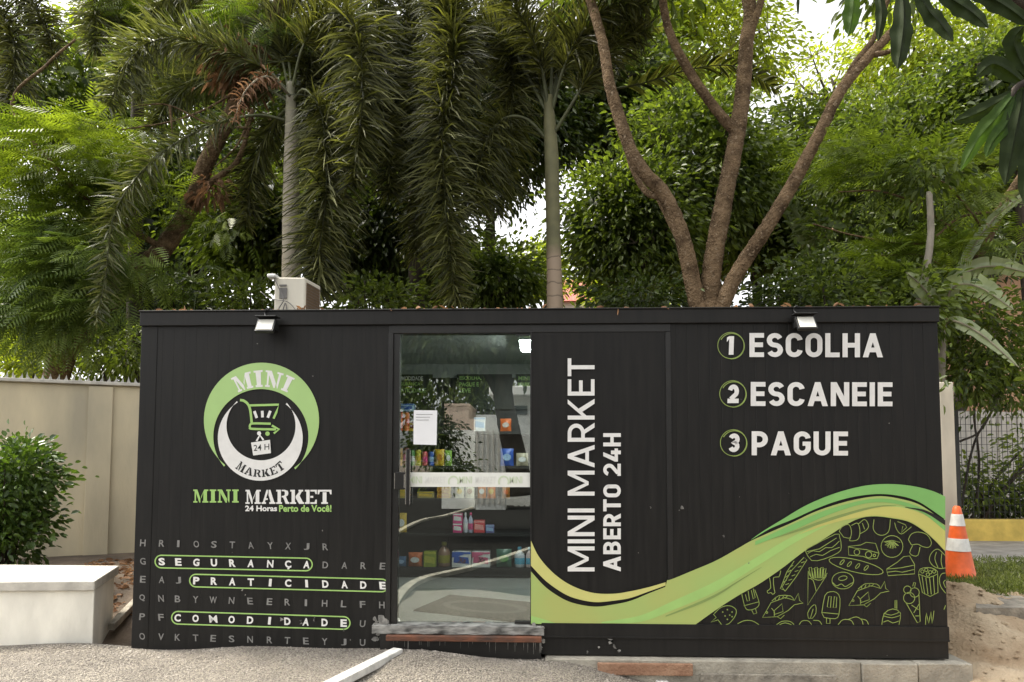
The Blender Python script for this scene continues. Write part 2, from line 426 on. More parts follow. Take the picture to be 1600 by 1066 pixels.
def grooved(x0, x1, z0, z1, pitch, gw, gd, off=0.0):
    b = MB(); row = [(x0, 0)]; x = x0+off+pitch*.5
    while x < x1-.03:
        row += [(x-gw/2, 0), (x-gw*.3, gd), (x+gw*.3, gd), (x+gw/2, 0)]; x += pitch
    row.append((x1, 0))
    b.strip([Vector((a, d, z1)) for a, d in row], [Vector((a, d, z0)) for a, d in row])
    b.box((x0, .008, z0), (x1, .05, z1)); return b
grooved(-W2+.13, xj0, .0, zfas, .088, .005, .0007).build('wall_panel', 'black_panel', kiosk)
MB().box((xg1+.012, .004, zband), (xp1, .05, Z(519, 930))).build('wall_panel', 'black_panel', kiosk)
grooved(xs1, W2-.11, zband, zfas, .0835, .010, .0018).build('wall_panel', 'black_panel', kiosk)
MB().box((-W2, -.003, .0), (-W2+.13, .10, zfas)).build('corner_post', 'black_panel', kiosk, bevel=.004)
MB().box((W2-.11, -.003, zband), (W2, .10, zfas)).build('corner_post', 'black_panel', kiosk, bevel=.004)
b = MB(); b.box((-W2-.006, -.02, zfas), (W2+.006, .10, TOP-.012)); b.box((-W2-.012, -.028, TOP-.012), (W2+.012, .12, TOP))
b.build('top_rail', 'black_rail', kiosk, bevel=.004)
b = MB(); b.box((xj0, .0, zhead), (xg1+.012, .10, zfas)); b.box((xg1+.012, .0, Z(519, 930)), (xs1, .05, zfas))
b.build('door_head', 'black_trim', kiosk, bevel=.003)
b = MB(); b.box((xj0, -.008, Z(990, 612)), (xj0+.035, .09, zhead)); b.box((xj0+.035, .008, zsill-.02), (xg0, .08, zhead)); b.box((xg1, -.002, zsill), (xg1+.012, .08, zhead))
b.build('door_jamb', 'black_trim', kiosk, bevel=.002)
MB().box((xp1, -.006, zband), (xs1, .05, Z(519, 1045))).build('joint_strip', 'black_trim', kiosk, bevel=.002)
xb0 = X(846, 1000)
b = MB(); b.box((xb0, -.012, Z(997, 1160)), (W2+.004, .11, zband)); b.box((xb0, -.002, 0), (W2, .11, Z(997, 1160)-.004)); b.box((xb0, -.016, Z(999, 1160)), (W2+.004, -.0125, Z(996, 1160)))
b.build('bottom_rail', 'black_rail', kiosk, bevel=.003)
b = MB(); b.box((-W2, .1, 0.03), (-W2+.06, DEP, TOP-.02)); b.build('side_wall', 'black_panel', kiosk)
b = MB(); b.box((W2-.06, .11, 0.03), (W2, DEP, TOP-.02)); b.build('side_wall', 'black_panel', kiosk)
MB().box((-W2+.06, DEP-.06, 0.03), (W2-.06, DEP, TOP-.02)).build('back_wall', 'inside_wall', kiosk)
MB().box((-W2+.01, .12, TOP-.06), (W2-.01, DEP-.001, TOP-.019)).build('roof', 'black_rail', kiosk)
MB().box((-W2+.061, .101, zhead+.10), (W2-.061, DEP-.061, zhead+.13)).build('ceiling', 'inside_ceiling', kiosk)
MB().box((-W2+.061, .085, zsill-.10), (W2-.061, DEP-.061, zsill-.012)).build('floor', 'inside_floor', kiosk)
# inside faces of the front wall
b = MB(); b.box((-W2+.061, .052, zsill), (xj0-.01, .085, zhead+.09)); b.box((xg1+.03, .052, zsill), (W2-.061, .085, zhead+.09)); b.build('inner_lining', 'inside_wall', kiosk)
b = MB(); b.box((X(815, 530, .75)-.02, .55, zhead+.045), (X(815, 530, .75)+.13, 1.15, zhead+.099)); lampin = b.build('ceiling_lamp', 'inside_ceiling', kiosk)
MB().box((X(815, 530, .75), .57, zhead+.035), (X(815, 530, .75)+.11, 1.13, zhead+.044)).build('led_tube', 'led_tube', lampin)

# threshold: scraped plaster sill with a rusty bar under it
xa, xb = X(583, 985), X(850, 985)
b = MB(); n = 40
top = [(xa+(xb-xa)*i/n, zsill-.006+random.uniform(-.002, .002)) for i in range(n+1)]
zs = Z(989, 725)
b.strip([Vector((x, -.04+random.uniform(-.003, .003), z-.006)) for x, z in top], [Vector((x, -.042, zs+random.uniform(-.004, .004))) for x, z in top])
b.strip([Vector((x, .085, z)) for x, z in top], [Vector((x, -.04, z-.006)) for x, z in top])
sill = b.build('threshold', 'sill_plaster', kiosk)
MB().box((X(606, 995), -.075, Z(999, 725)), (X(846, 995), -.02, Z(990.5, 725)), rz=-.004).build('rust_bar', 'rust_bar', sill, bevel=.006)
MB().box((xa+.06, -.03, -.25), (xb0-.003, .08, zs-.003)).build('sill_base', 'black_trim', sill)
b = MB()
for i in range(26):                           # pale drips on the dark base under the door
    x = random.uniform(X(612), X(848)); z0 = Z(1001); hgt = random.uniform(.02, .09); w = random.uniform(.003, .007)
    b.ngon([(x, -.032, z0), (x+w, -.032, z0), (x+w*.6, -.032, z0-hgt), (x+w*.3, -.032, z0-hgt)])
b.build('paint_drip', 'scraped_plaster', sill)
def blotch(mb, u0, v0, u1, v1, k, Y=-.013, smin=4, smax=16, flat=.45):
    for i in range(k):
        cu, cv = random.uniform(u0, u1), random.uniform(v0, v1); s = random.uniform(smin, smax)
        pts = [P(cu+s*math.cos(a)*random.uniform(.5, 1.1), cv+s*flat*math.sin(a)*random.uniform(.5, 1.1), Y-i*.00007) for a in [2*math.pi*j/9 for j in range(9)]]
        mb.ngon(pts)
b = MB(); blotch(b, 584, 966, 606, 1000, 26, -.009, 2, 8, 1.0); blotch(b, 834, 978, 850, 1002, 18, -.018, 2, 7, 1.0); blotch(b, 586, 975, 606, 982, 8, -.012, 6, 12)
b.build('plaster_smear', 'scraped_plaster', kiosk)
b = MB()
for u, v, L in ((1017, 833-40, 4), (1066, 793, 6), (953, 1003, 10), (960, 1010, 8), (968, 1018, 6), (1131, 838, 5), (1061, 797, 3), (503, 829, 3), (379, 922, 4), (383, 930, 3), (935, 1012, 4), (918, 1019, 5), (490, 968, 9), (470, 972, 7), (440, 968, 6), (1170, 880, 2), (489, 588, 2), (402, 537, 2), (838, 1000, 8), (845, 1012, 8), (548, 1000, 3), (537, 985, 4)):
    pts = [P(u+random.uniform(-1, 1)*L*.5+math.cos(a)*.8, v+math.sin(a)*L*.5, -.0175) for a in [2*math.pi*j/7 for j in range(7)]]
    b.ngon(pts)
b.build('paint_chip', 'scraped_plaster', kiosk)

# ---- door
zc = (.026, .034)
door = MB().box((xg0+.001, zc[0], zsill+.006), (xg1-.001, zc[1], zhead-.002)).build('door', 'door_glass', kiosk)
MB().box((X(804, 975), .012, zsill-.004), (X(828, 975)+.006, .022, zsill+.018)).build('hinge', 'black_trim', door, bevel=.002)
MB().box((X(806, 522), .012, zhead-.020), (X(828, 522), .022, zhead-.003)).build('hinge', 'black_trim', door, bevel=.002)
b = MB(); b.box((X(635.5, 740), -.02, Z(790, 638)), (X(640.5, 740), .0, Z(702, 638))); hb = b.build('handle', 'black_trim', door, bevel=.004)
b = MB(); b.box((X(634, 740), -.018, Z(788, 638)), (X(635.4, 740), -.002, Z(704, 638))); b.box((X(640.6, 740), -.018, Z(788, 638)), (X(641.8, 740), -.002, Z(704, 638)))
b.box((X(637, 740), .0, Z(715, 638)), (X(639, 740), .026, Z(712, 638))); b.box((X(637, 740), .0, Z(780, 638)), (X(639, 740), .026, Z(777, 638)))
b.build('grip_edge', 'chrome', hb)
lk = MB().box((X(618, 750), -.012, Z(765, 626)), (X(633, 750), .02, Z(738, 626))).build('lock', 'black_trim', door, bevel=.003)
b = MB(); b.box((X(616.6, 750), -.014, Z(764, 626)), (X(618, 750)-.001, .0, Z(739, 626))); b.box((X(631.5, 750), -.016, Z(762, 626)), (X(633.6, 750), -.0125, Z(741, 626))); b.build('lock_edge', 'chrome', door)
yb = .024
MB().box((X(641.9, 750, yb), yb-.001, Z(761, 730, yb)), (xg1-.002, yb+.001, Z(738.5, 730, yb))).build('frosted_band', 'frost_band', door)
b = MB(); c = MB()
for u0 in (595.5, 673.5, 752): 
    u = u0+122-78
    put_text(c, 'MINI', quadmap(u, 744.5, u+20, 755.5, 0, yb-.003), .012)
    put_text(b, 'MARKET', quadmap(u+25, 744.5, u+57, 755.5, 0, yb-.003), .012) if u < 770 else None
    a0 = [P(u-9+7.5*math.cos(t), 753-8.5*math.sin(t), yb-.003) for t in [math.pi*(-.15+1.3*i/14) for i in range(15)]]
    if u > 660: c.ribbon(a0, .012, (0, -1, 0))
c.build('band_lettering', 'band_green', door); b.build('band_lettering', 'band_white', door)
yn = .019
nt = MB().prism([P(646, 694.5, yn), P(682, 695.5, yn), P(683, 641.5, yn), P(646.5, 641, yn)], (0, .002, 0)).build('paper_notice', 'paper', door)
b = MB()
for k, (l, r_) in enumerate(((650, 676), (650, 672), (650, 670))):
    b.box((X(l, 650, yn), yn-.002, Z(648+k*4.4, 660, yn)), (X(r_, 650, yn), yn-.001, Z(647.2+k*4.4, 660, yn)))
b.build('notice_lines', 'ink', door)

# ---- print on the left panel
YP = -.0055
FN = (0, -1, 0)
def disc_px(cx, cy, r, a0, a1, n=48): return [(cx+r*math.cos(t), cy+r*math.sin(t)) for t in [a0+(a1-a0)*i/n for i in range(n+1)]]
def D5(p): return (300+p[0]/4.265, 560+p[1]/4.265)
logo = MB()
def crescent(mb, oc, orr, ic, ir, tl, tr, up, Y):
    """ring that narrows to two tips; tl/tr tip angles on the outer circle, matched on the inner circle"""
    A = [D5((oc[0]+orr*math.cos(t), oc[1]+orr*math.sin(t))) for t in np.linspace(tl[0], tr[0], 60)]
    B = [D5((ic[0]+ir*math.cos(t), ic[1]+ir*math.sin(t))) for t in np.linspace(tl[1], tr[1], 60)]
    mb.strip([P(*a, Y) for a in A], [P(*q, Y) for q in B])
def ang(c, p): return math.atan2(p[1]-c[1], p[0]-c[0])
oc, ic = (463, 413), (459, 522)
l_, r_ = (213, 722), (690, 742)
a_o = (ang(oc, l_), ang(oc, r_)+2*math.pi); a_i = (ang(ic, l_), ang(ic, r_)+2*math.pi)
# upper ring runs over the top: from the left tip (angle ~ 130 deg) clockwise in image space to the right tip
logo = MB(); crescent(logo, oc, 384, ic, 317, (a_o[0], a_i[0]), (a_o[1], a_i[1]), True, YP)
emb = logo.build('round_logo', 'print_ring', kiosk)
oc2, ic2 = (455, 533), (460, 450)
l2, r2 = (302, 288), (634, 294)
w = MB(); crescent(w, oc2, 283, ic2, 230, (ang(oc2, l2), ang(ic2, l2)), (ang(oc2, r2)-2*math.pi, ang(ic2, r2)-2*math.pi), False, YP-.0006)
w.build('white_crescent', 'print_white', emb)
b = MB()
def arc_up(s, t):
    a = R(-90) + R(-27.5+55*s); rr = 318+14+t*112*(1-.12*abs(s-.5)); return P(*D5((472+rr*math.cos(a)*1.06, 522+rr*math.sin(a))), YP-.0012)
put_stencil(b, 'MINI', arc_up, .16); b.build('ring_lettering', 'print_white', emb)
b = MB()
def arc_dn(s, t):
    a = R(129.5 - 80*s); rr = 264-t*(62-26*math.sin(math.pi*s)*.5); return P(*D5((455+rr*math.cos(a), 528+rr*math.sin(a))), YP-.0018)
put_stencil(b, 'MARKET', arc_dn, .12); b.build('crescent_lettering', 'black_trim', emb)
b = MB()
def poly5(pts, w, closed=False, Y=YP-.0006, n=0):
    q = cat2(pts, n) if n else pts
    b.ribbon([P(*D5(p), Y) for p in q], w/4.265*.0048, FN, closed)
poly5([(320, 278), (345, 283), (372, 305), (388, 345), (398, 430)], 17, n=5)
poly5([(385, 314), (578, 309), (562, 360), (543, 402)], 15)
poly5([(525, 436), (410, 434), (388, 443), (386, 460), (402, 470), (560, 474)], 15, n=4)
poly5([(532, 448), (580, 474), (545, 500)], 15)
b.ngon([P(*D5((503+15*math.cos(t), 502+15*math.sin(t))), YP-.0006) for t in [2*math.pi*i/14 for i in range(14)]])
b.build('cart_icon', 'print_green', emb)
b = MB()
for q in ([(415, 352), (432, 398)], [(468, 350), (470, 394)], [(522, 350), (505, 396)]): poly5(q, 19)
poly5([(430, 552), (452, 512), (476, 545)], 13); 
b.ngon([P(*D5((447+14*math.cos(t), 500+14*math.sin(t))), YP-.0004) for t in [2*math.pi*i/14 for i in range(14)]])
b.ngon([P(*D5(p), YP-.0006) for p in ((393, 562), (520, 543), (526, 632), (408, 648))])
b.build('tag_icon', 'print_white', emb)
b = MB(); put_text(b, '24 H', lambda s, t: P(*D5((411+104*s, 618-40*t-10*s)), YP-.0014), .004); b.build('tag_lettering', 'black_trim', emb)
b = MB(); put_stencil(b, 'MINI', quadmap(302, 765, 373, 785.5, 0, YP), .10); b.build('sign_lettering', 'print_green', kiosk)
b = MB(); put_stencil(b, 'MARKET', quadmap(383.5, 765.5, 518, 787.5, 0, YP), .06); b.build('sign_lettering', 'print_white', kiosk)
b = MB(); put_text(b, '24 Horas', quadmap(383, 790, 433, 799, 0, YP), .035); b.build('slogan_lettering', 'print_white', kiosk)
b = MB(); put_text(b, 'Perto de Você!', quadmap(436, 789, 518, 800, 0, YP), .03); b.build('slogan_lettering', 'print_green', kiosk)

ZX = [118, 223, 315, 415, 513, 615, 718, 826, 925, 1028, 1132, 1238, 1343, 1450]
ROWS = [('HRIOSTAYXJR', (), 243, 265), ('GSEGURANÇADARE', (1, 9), 345, 372), ('EAJPRATICIDADE', (3, 13), 445, 480),
        ('QNBYWNEERIHLFH', (), 548, 588), ('PFCOMODIDADEU', (2, 11), 653, 692), ('OVKTESNRTEYJU', (), 762, 797)]
def D2(x, y): return (190+x/3.556, 780+y/3.556)
grey = MB()
for s, hot, y0, y1 in ROWS:
    xe = ZX[len(s)-1]; lets = []; hw_o = None
    for i, ch in enumerate(s):
        yy = y0+(y1-y0)*(ZX[i]-ZX[0])/(xe-ZX[0]); cx, cy = D2(ZX[i]-(4 if y0 > 500 else 0), yy)
        on = bool(hot) and hot[0] <= i <= hot[1]
        hw = {'I': 2.0, 'W': 6.0, 'M': 5.8}.get(ch, 4.6) * (1.08 if on else .95); hh = 5.9 if on else 5.3
        tilt = random.uniform(-.10, .10)
        lo = cy+hh+(2.2 if ch == 'Ç' else 0)
        fn = (lambda s_, t_, cx=cx, cy=cy, hw=hw, hh=hh, lo=lo, tilt=tilt: P(cx-hw+2*hw*s_+tilt*hh*(2*t_-1)*1.2, lo+(cy-hh-lo)*t_+.3*s_, YP))
        lets.append((on, put_text(MB(), ch, fn, (.012 if ch in 'MW' else .03 if ch == 'N' else .042) if on else .018)))
    if hot:
        ya = lambda x: y0+(y1-y0)*(x-ZX[0])/(xe-ZX[0])
        xl, xr, rr = ZX[hot[0]]-2, ZX[hot[1]]-4, 35
        o = [(xl+rr*math.cos(t), ya(xl)+rr*math.sin(t)) for t in [math.pi*(.5+i/12) for i in range(13)]] + [(xr+rr*math.cos(t), ya(xr)+rr*math.sin(t)) for t in [math.pi*(-.5+i/12) for i in range(13)]]
        hw_o = MB().ribbon([P(*D2(*p), YP) for p in o], .0095, FN, True); hw_o = hw_o.build('hidden_word', 'print_green', kiosk)
    for on, mb in lets: mb.build('letter', 'print_white' if on else 'print_grey', hw_o if on else kiosk)

# ---- print right of the door
YR = -.009
b = MB(); put_din(b, 'MINI MARKET', quadmap(887, 560, 929, 893, 0, YR, rot=True), .135); b.build('upright_lettering', 'print_white', kiosk)
b = MB(); put_din(b, 'ABERTO 24H', quadmap(942.5, 677, 970, 893, 0, YR, rot=True), .19); b.build('upright_lettering', 'print_white', kiosk)
for k, (wd, u0, v0, u1, v1, cx, cy) in enumerate((('ESCOLHA', 1171, 520.5, 1379.5, 558, 1142, 540), ('ESCANEIE', 1173, 597, 1394.5, 634.5, 1145, 615.5), ('PAGUE', 1174.5, 674, 1325, 711.5, 1146, 692))):
    b = MB(); put_din(b, wd, quadmap(u0, v0, u1, v1, .5, YR), .195); b.build('step_lettering', 'print_white', kiosk)
    b = MB(); put_din(b, '123'[k], quadmap(cx-(7 if k == 0 else 8.5), cy-14.5, cx+(4 if k == 0 else 9), cy+14.5, 0, YR, shear=1), .24); b.build('step_number', 'print_white', kiosk)
    b = MB()
    b.ribbon([P(cx+20.5*math.cos(t), cy+20.5*math.sin(t), YR) for t in [2*math.pi*i/40 for i in range(40)]], .0055, FN, True)
    b.ribbon([P(cx+1.5+19.6*math.cos(t), cy+1+19.8*math.sin(t), YR-.0006) for t in [R(-150)+R(250)*i/40 for i in range(41)]], .0065, FN)
    b.build('step_circle', 'doodle_line', kiosk)

# ---- the wave
YW = -.0085
def band(up, lo, m, lay, name='wave_band', n=6):
    A = cat2(up, n); B = cat2(lo, n)
    x0 = max(A[0][0], B[0][0]); x1 = min(A[-1][0], B[-1][0]); xs = np.linspace(x0, x1, 90)
    ay = np.interp(xs, [p[0] for p in A], [p[1] for p in A]); by = np.interp(xs, [p[0] for p in B], [p[1] for p in B])
    by = np.maximum(by, ay)
    q = MB().strip([P(x, y, YW-lay*.0009) for x, y in zip(xs, ay)], [P(x, y, YW-lay*.0009) for x, y in zip(xs, by)])
    return q.build(name, m, kiosk)
XE = 1477
main_up = [(829.6, 893), (853, 918), (880, 936), (902, 944), (930, 948), (957, 945), (985, 939), (1012, 928), (1040, 917), (1041, 907), (1050, 905), (1084, 891), (1119, 876), (1153, 857), (1174, 845), (1205, 831), (1239, 816), (1273, 800), (1308, 788), (1342, 779.5), (1377, 775.4), (1411, 780.6), (1435, 788), (1456, 801), (XE, 818)]
hill = [(829.6, 975), (1086, 976.5), (1119, 953), (1153, 931), (1187, 912), (1222, 888), (1256, 862), (1291, 840), (1318, 822.5), (1342, 810.5), (1366, 807), (1394, 810), (1421, 816), (1445, 831), (1462, 846), (XE, 862)]
def cat2lin(p): return p
A = main_up; 
xs = np.linspace(829.6, XE, 220)
up = np.interp(xs, *zip(*cat2(main_up[:9], 6)+cat2(main_up[9:], 6))); lo = np.interp(xs, *zip(*([hill[0]]+cat2(hill[1:], 6))))
MB().strip([P(x, y, YW) for x, y in zip(xs, up)], [P(x, max(y, y2), YW) for x, y, y2 in zip(xs, lo, up)]).build('wave_band', 'print_lime', kiosk)
# pale upper lip by the door
band([(829.6, 845), (842, 870), (864, 895), (891, 914), (924, 926), (957, 928), (985, 924), (1012, 918), (1040, 910)],
     [(829.6, 884), (853, 908), (880, 927), (902, 936), (930, 941), (957, 939), (985, 934.5), (1012, 925), (1040, 915)], 'print_pale', 1)
# rising crest
band([(1174, 843), (1194, 829), (1222, 812), (1256, 791.6), (1291, 776), (1325, 765), (1359, 758), (1394, 756.5), (1428, 760), (1456, 767), (XE, 776)],
     [(1174, 843.5), (1205, 825.5), (1239, 811.5), (1273, 796), (1308, 783), (1342, 775), (1377, 772), (1411, 776), (1435, 784), (1456, 797), (XE, 812)], 'print_leaf', 1)
# streaks inside the main band
band([(940, 972), (1000, 962), (1050, 940), (1119, 908), (1187, 868), (1239, 838), (1291, 814), (1342, 798), (1377, 792), (1411, 792), (1445, 801), (XE, 826)],
     [(940, 974), (1000, 972), (1050, 954), (1119, 924), (1187, 882), (1239, 850), (1291, 822), (1342, 800), (1377, 794.5), (1411, 794), (1445, 804), (XE, 828)], 'print_green', 1)
band([(1180, 846), (1239, 819), (1291, 797), (1342, 783), (1377, 779), (1411, 784), (1445, 797), (XE, 823)],
     [(1180, 852), (1239, 829), (1291, 806), (1342, 789), (1377, 785), (1411, 790), (1445, 804), (XE, 830)], 'print_leaf', 2)
band([(1205, 842), (1239, 830), (1291, 811), (1342, 796), (1377, 790), (1400, 790)],
     [(1205, 842.5), (1239, 833), (1291, 816), (1342, 800), (1377, 792), (1400, 790.5)], 'print_moss', 3)
band([(1040, 962), (1084, 944), (1119, 928), (1153, 908), (1190, 886)], [(1040, 964), (1084, 948), (1119, 932), (1153, 910), (1190, 886.5)], 'print_moss', 2)
band([(1249, 834.5), (1284, 817), (1318, 802), (1352.5, 794), (1387, 791.6), (1414, 794), (1445, 805), (XE, 830)],
     [(1249, 835), (1284, 822.5), (1318, 813), (1342, 809), (1366, 806), (1394, 809), (1421, 815), (1445, 830), (1462, 845), (XE, 861)], 'print_yellow', 2)
band([(1414, 792.5), (1445, 797), (XE, 813)], [(1414, 793), (1445, 801), (XE, 821)], 'black_trim', 4)
band([(829.6, 962), (850, 968), (872, 975)], [(829.6, 974.8), (850, 974.9), (872, 975)], 'print_green', 2)
b = MB()
def d6(pts, closed=False, n=0, w=.0052):
    q = cat2(pts, n) if n else pts
    b.ribbon([P(1100+x/4.103, 770+y/4.103, YW) for x, y in q], w, FN, closed)
def el(cx, cy, a, c=None, rot=0, n=22):
    c = c or a; ca, sa = math.cos(R(rot)), math.sin(R(rot))
    d6([(cx+a*math.cos(t)*ca-c*math.sin(t)*sa, cy+a*math.cos(t)*sa+c*math.sin(t)*ca) for t in [2*math.pi*i/n for i in range(n)]], True)
d6([(66, 775), (110, 735), (165, 725), (205, 750), (200, 790), (165, 835), (140, 846)], n=4); d6([(60, 778), (78, 800), (45, 830), (90, 815), (112, 845)])
for x, y in ((120, 765), (150, 750), (180, 765), (135, 790), (165, 785), (150, 812), (180, 795)): el(x, y, 3, n=6)
d6([(242, 650), (262, 730), (285, 752), (330, 742), (352, 720), (350, 690), (325, 622)], n=3); d6([(265, 652), (277, 695), (292, 692), (283, 630)]); d6([(303, 625), (316, 682), (328, 672), (315, 615)]); d6([(255, 725), (350, 700)]); d6([(305, 750), (318, 778), (338, 772), (330, 742)])
d6([(420, 545), (428, 610), (405, 630), (412, 645), (430, 640), (440, 652), (455, 640), (450, 620), (445, 545), (480, 540), (492, 500)], n=2)
d6([(508, 622), (490, 615), (530, 510), (578, 438)]); d6([(520, 632), (590, 540), (660, 430), (640, 415), (560, 500), (500, 605), (520, 632)])
for k in range(6): d6([(522+k*20, 590-k*28), (545+k*20, 582-k*28)])
for k in range(4): d6([(508+k*14, 575-k*32), (530+k*14, 560-k*32)])
d6([(650, 375), (690, 435), (770, 425), (860, 385), (880, 350), (870, 285), (842, 266), (660, 360)], True, n=2)
d6([(665, 390), (700, 372), (740, 378), (780, 352), (820, 352), (868, 310)], n=2); d6([(680, 412), (720, 395), (760, 402), (810, 372), (870, 350)], n=2); d6([(658, 378), (740, 360), (850, 290)])
d6([(866, 246), (890, 214), (930, 206), (945, 250), (935, 290), (895, 285)], True, n=4); d6([(945, 210), (985, 196), (1000, 250), (985, 300), (935, 308), (942, 285)], n=4); d6([(990, 200), (1030, 172), (1055, 210), (1040, 240), (1002, 262)], n=4); d6([(1015, 195), (1030, 235)])
d6([(1090, 172), (1085, 230), (1110, 265), (1150, 272), (1185, 245), (1195, 172)], n=4)
d6([(1222, 192), (1235, 235), (1265, 265), (1310, 235), (1330, 218)], n=3); d6([(1240, 185), (1290, 205), (1300, 222), (1265, 255), (1275, 215)])
d6([(1310, 300), (1330, 265), (1375, 252), (1430, 270), (1458, 320), (1440, 350), (1400, 345), (1370, 330), (1330, 335)], True, n=3); d6([(1338, 338), (1318, 385), (1345, 405), (1372, 400), (1385, 348)], n=2)
el(1205, 345, 70)
for k in range(7):
    a = R(15+k*25); d6([(1205, 305), (1205+60*math.cos(a)*.8-8, 305+55*math.sin(a)-4), (1205+60*math.cos(a)*.8+6, 305+55*math.sin(a)), (1205, 305)])
d6([(925, 345), (1005, 335), (1040, 318), (1100, 325), (1122, 390), (1110, 422), (1060, 425), (1020, 408), (928, 400)], True); d6([(925, 347), (980, 358), (1040, 365), (1120, 388)]); el(980, 381, 18); el(1055, 397, 20); el(1092, 402, 8)
el(975, 470, 178, 40, 13)
for x, y in ((885, 446), (932, 458), (985, 470), (1040, 482)): el(x, y, 20, 8, -50, 10)
d6([(1170, 490), (1240, 445), (1280, 410), (1318, 405), (1350, 460), (1350, 520), (1180, 532)], True); d6([(1170, 490), (1260, 482), (1345, 465)]); d6([(1172, 510), (1230, 503), (1270, 510), (1348, 492)])
d6([(1549, 405), (1500, 362), (1460, 385), (1445, 430), (1470, 470), (1512, 486), (1549, 482)], n=4); d6([(1490, 380), (1480, 425), (1500, 480)], n=3); d6([(1525, 390), (1520, 440), (1530, 484)], n=3)
d6([(668, 500), (665, 720), (785, 530)]); d6([(668, 548), (700, 562), (720, 635)], n=2); d6([(668, 500), (690, 545), (750, 560), (790, 515)], n=3)
for k in range(6): d6([(672+k*19, 482+(k%2)*8), (688+k*15, 548), (696+k*15, 548), (688+k*19, 478+(k%2)*8), (672+k*19, 482+(k%2)*8)])
el(890, 563, 70, 54); el(890, 548, 28, 14, -12, 14); d6([(824, 575), (850, 597), (880, 585), (905, 602), (935, 586), (957, 575)], n=3)
d6([(1375, 522), (1400, 640), (1450, 665), (1500, 640), (1498, 520)]); d6([(1375, 522), (1385, 490), (1430, 480), (1480, 490), (1498, 520), (1440, 545)], True, n=2)
for k in range(4): d6([(1398+k*24, 536+(k in (1, 2))*8), (1415+k*21, 652)])
for x, y in ((1400, 505), (1425, 495), (1450, 510), (1475, 505), (1435, 525)): el(x, y, 11, n=8)
for ox, oy in ((0, 0), (553, -76)):
    d6([(375+ox, 800+oy), (430+ox, 705+oy), (520+ox, 672+oy), (580+ox, 690+oy), (605+ox, 645+oy), (612+ox, 690+oy), (635+ox, 707+oy), (580+ox, 718+oy), (540+ox, 755+oy), (470+ox, 795+oy)], True)
    d6([(432+ox, 740+oy), (452+ox, 765+oy), (450+ox, 792+oy)], n=2); d6([(448+ox, 758+oy), (500+ox, 712+oy), (507+ox, 762+oy), (448+ox, 782+oy)], True); el(403+ox, 768+oy, 6, n=8)
    d6([(435+ox, 695+oy), (480+ox, 660+oy), (555+ox, 662+oy), (575+ox, 685+oy)], n=2); d6([(470+ox, 795+oy), (490+ox, 808+oy), (515+ox, 785+oy)])
    for k in range(4): d6([(455+ox+k*22, 690+oy-k*4), (462+ox+k*24, 668+oy-k*2)])
d6([(755, 770), (775, 660), (810, 635), (850, 640), (872, 680), (865, 780), (840, 808), (770, 800)], True, n=2); d6([(790, 732), (800, 665), (816, 665), (811, 737)], True); d6([(828, 737), (836, 665), (851, 670), (847, 737)], True); d6([(758, 768), (865, 778)]); d6([(785, 805), (785, 838), (808, 838), (808, 808)])
d6([(670, 805), (665, 770), (690, 730), (715, 720), (718, 770), (695, 805)], True, n=2); d6([(682, 805), (700, 745)]); d6([(610, 846), (630, 822), (668, 822), (690, 846)], n=3); d6([(700, 818), (738, 822), (756, 846)], n=3)
d6([(1140, 846), (1155, 775), (1210, 745), (1260, 772), (1250, 846)], n=2); d6([(1150, 790), (1205, 802), (1262, 785)], n=2); d6([(1152, 772), (1200, 785), (1255, 765)], n=2); d6([(1225, 742), (1225, 690), (1236, 690), (1236, 744)]); d6([(1150, 830), (1180, 820), (1210, 835), (1250, 822)], n=2)
d6([(1292, 700), (1368, 835), (1386, 825), (1378, 655)]); el(1315, 675, 36); el(1350, 640, 30); el(1304, 622, 24); d6([(1338, 600), (1345, 575), (1356, 577), (1350, 608)]); d6([(1330, 720), (1375, 750)]); d6([(1345, 770), (1378, 715)]); d6([(1355, 790), (1380, 790)])
d6([(1420, 846), (1425, 770), (1440, 838), (1455, 762), (1463, 840), (1474, 757)], n=2)
d6([(860, 846), (890, 815), (940, 817), (960, 846)], n=3); d6([(925, 812), (975, 796), (1010, 815), (1020, 846)], n=3); d6([(1000, 808), (1040, 818), (1055, 846)], n=3)
d6([(215, 840), (260, 820), (310, 822), (352, 846)], n=3); d6([(465, 846), (500, 825), (550, 825), (578, 846)], n=3); d6([(485, 846), (520, 834), (560, 846)], n=2)
d6([(1549, 515), (1525, 520), (1510, 550), (1517, 600), (1549, 645)], n=3); d6([(1549, 560), (1535, 575), (1549, 610)], n=2); d6([(1549, 722), (1538, 750)])
b.build('food_doodles', 'doodle_line', kiosk)

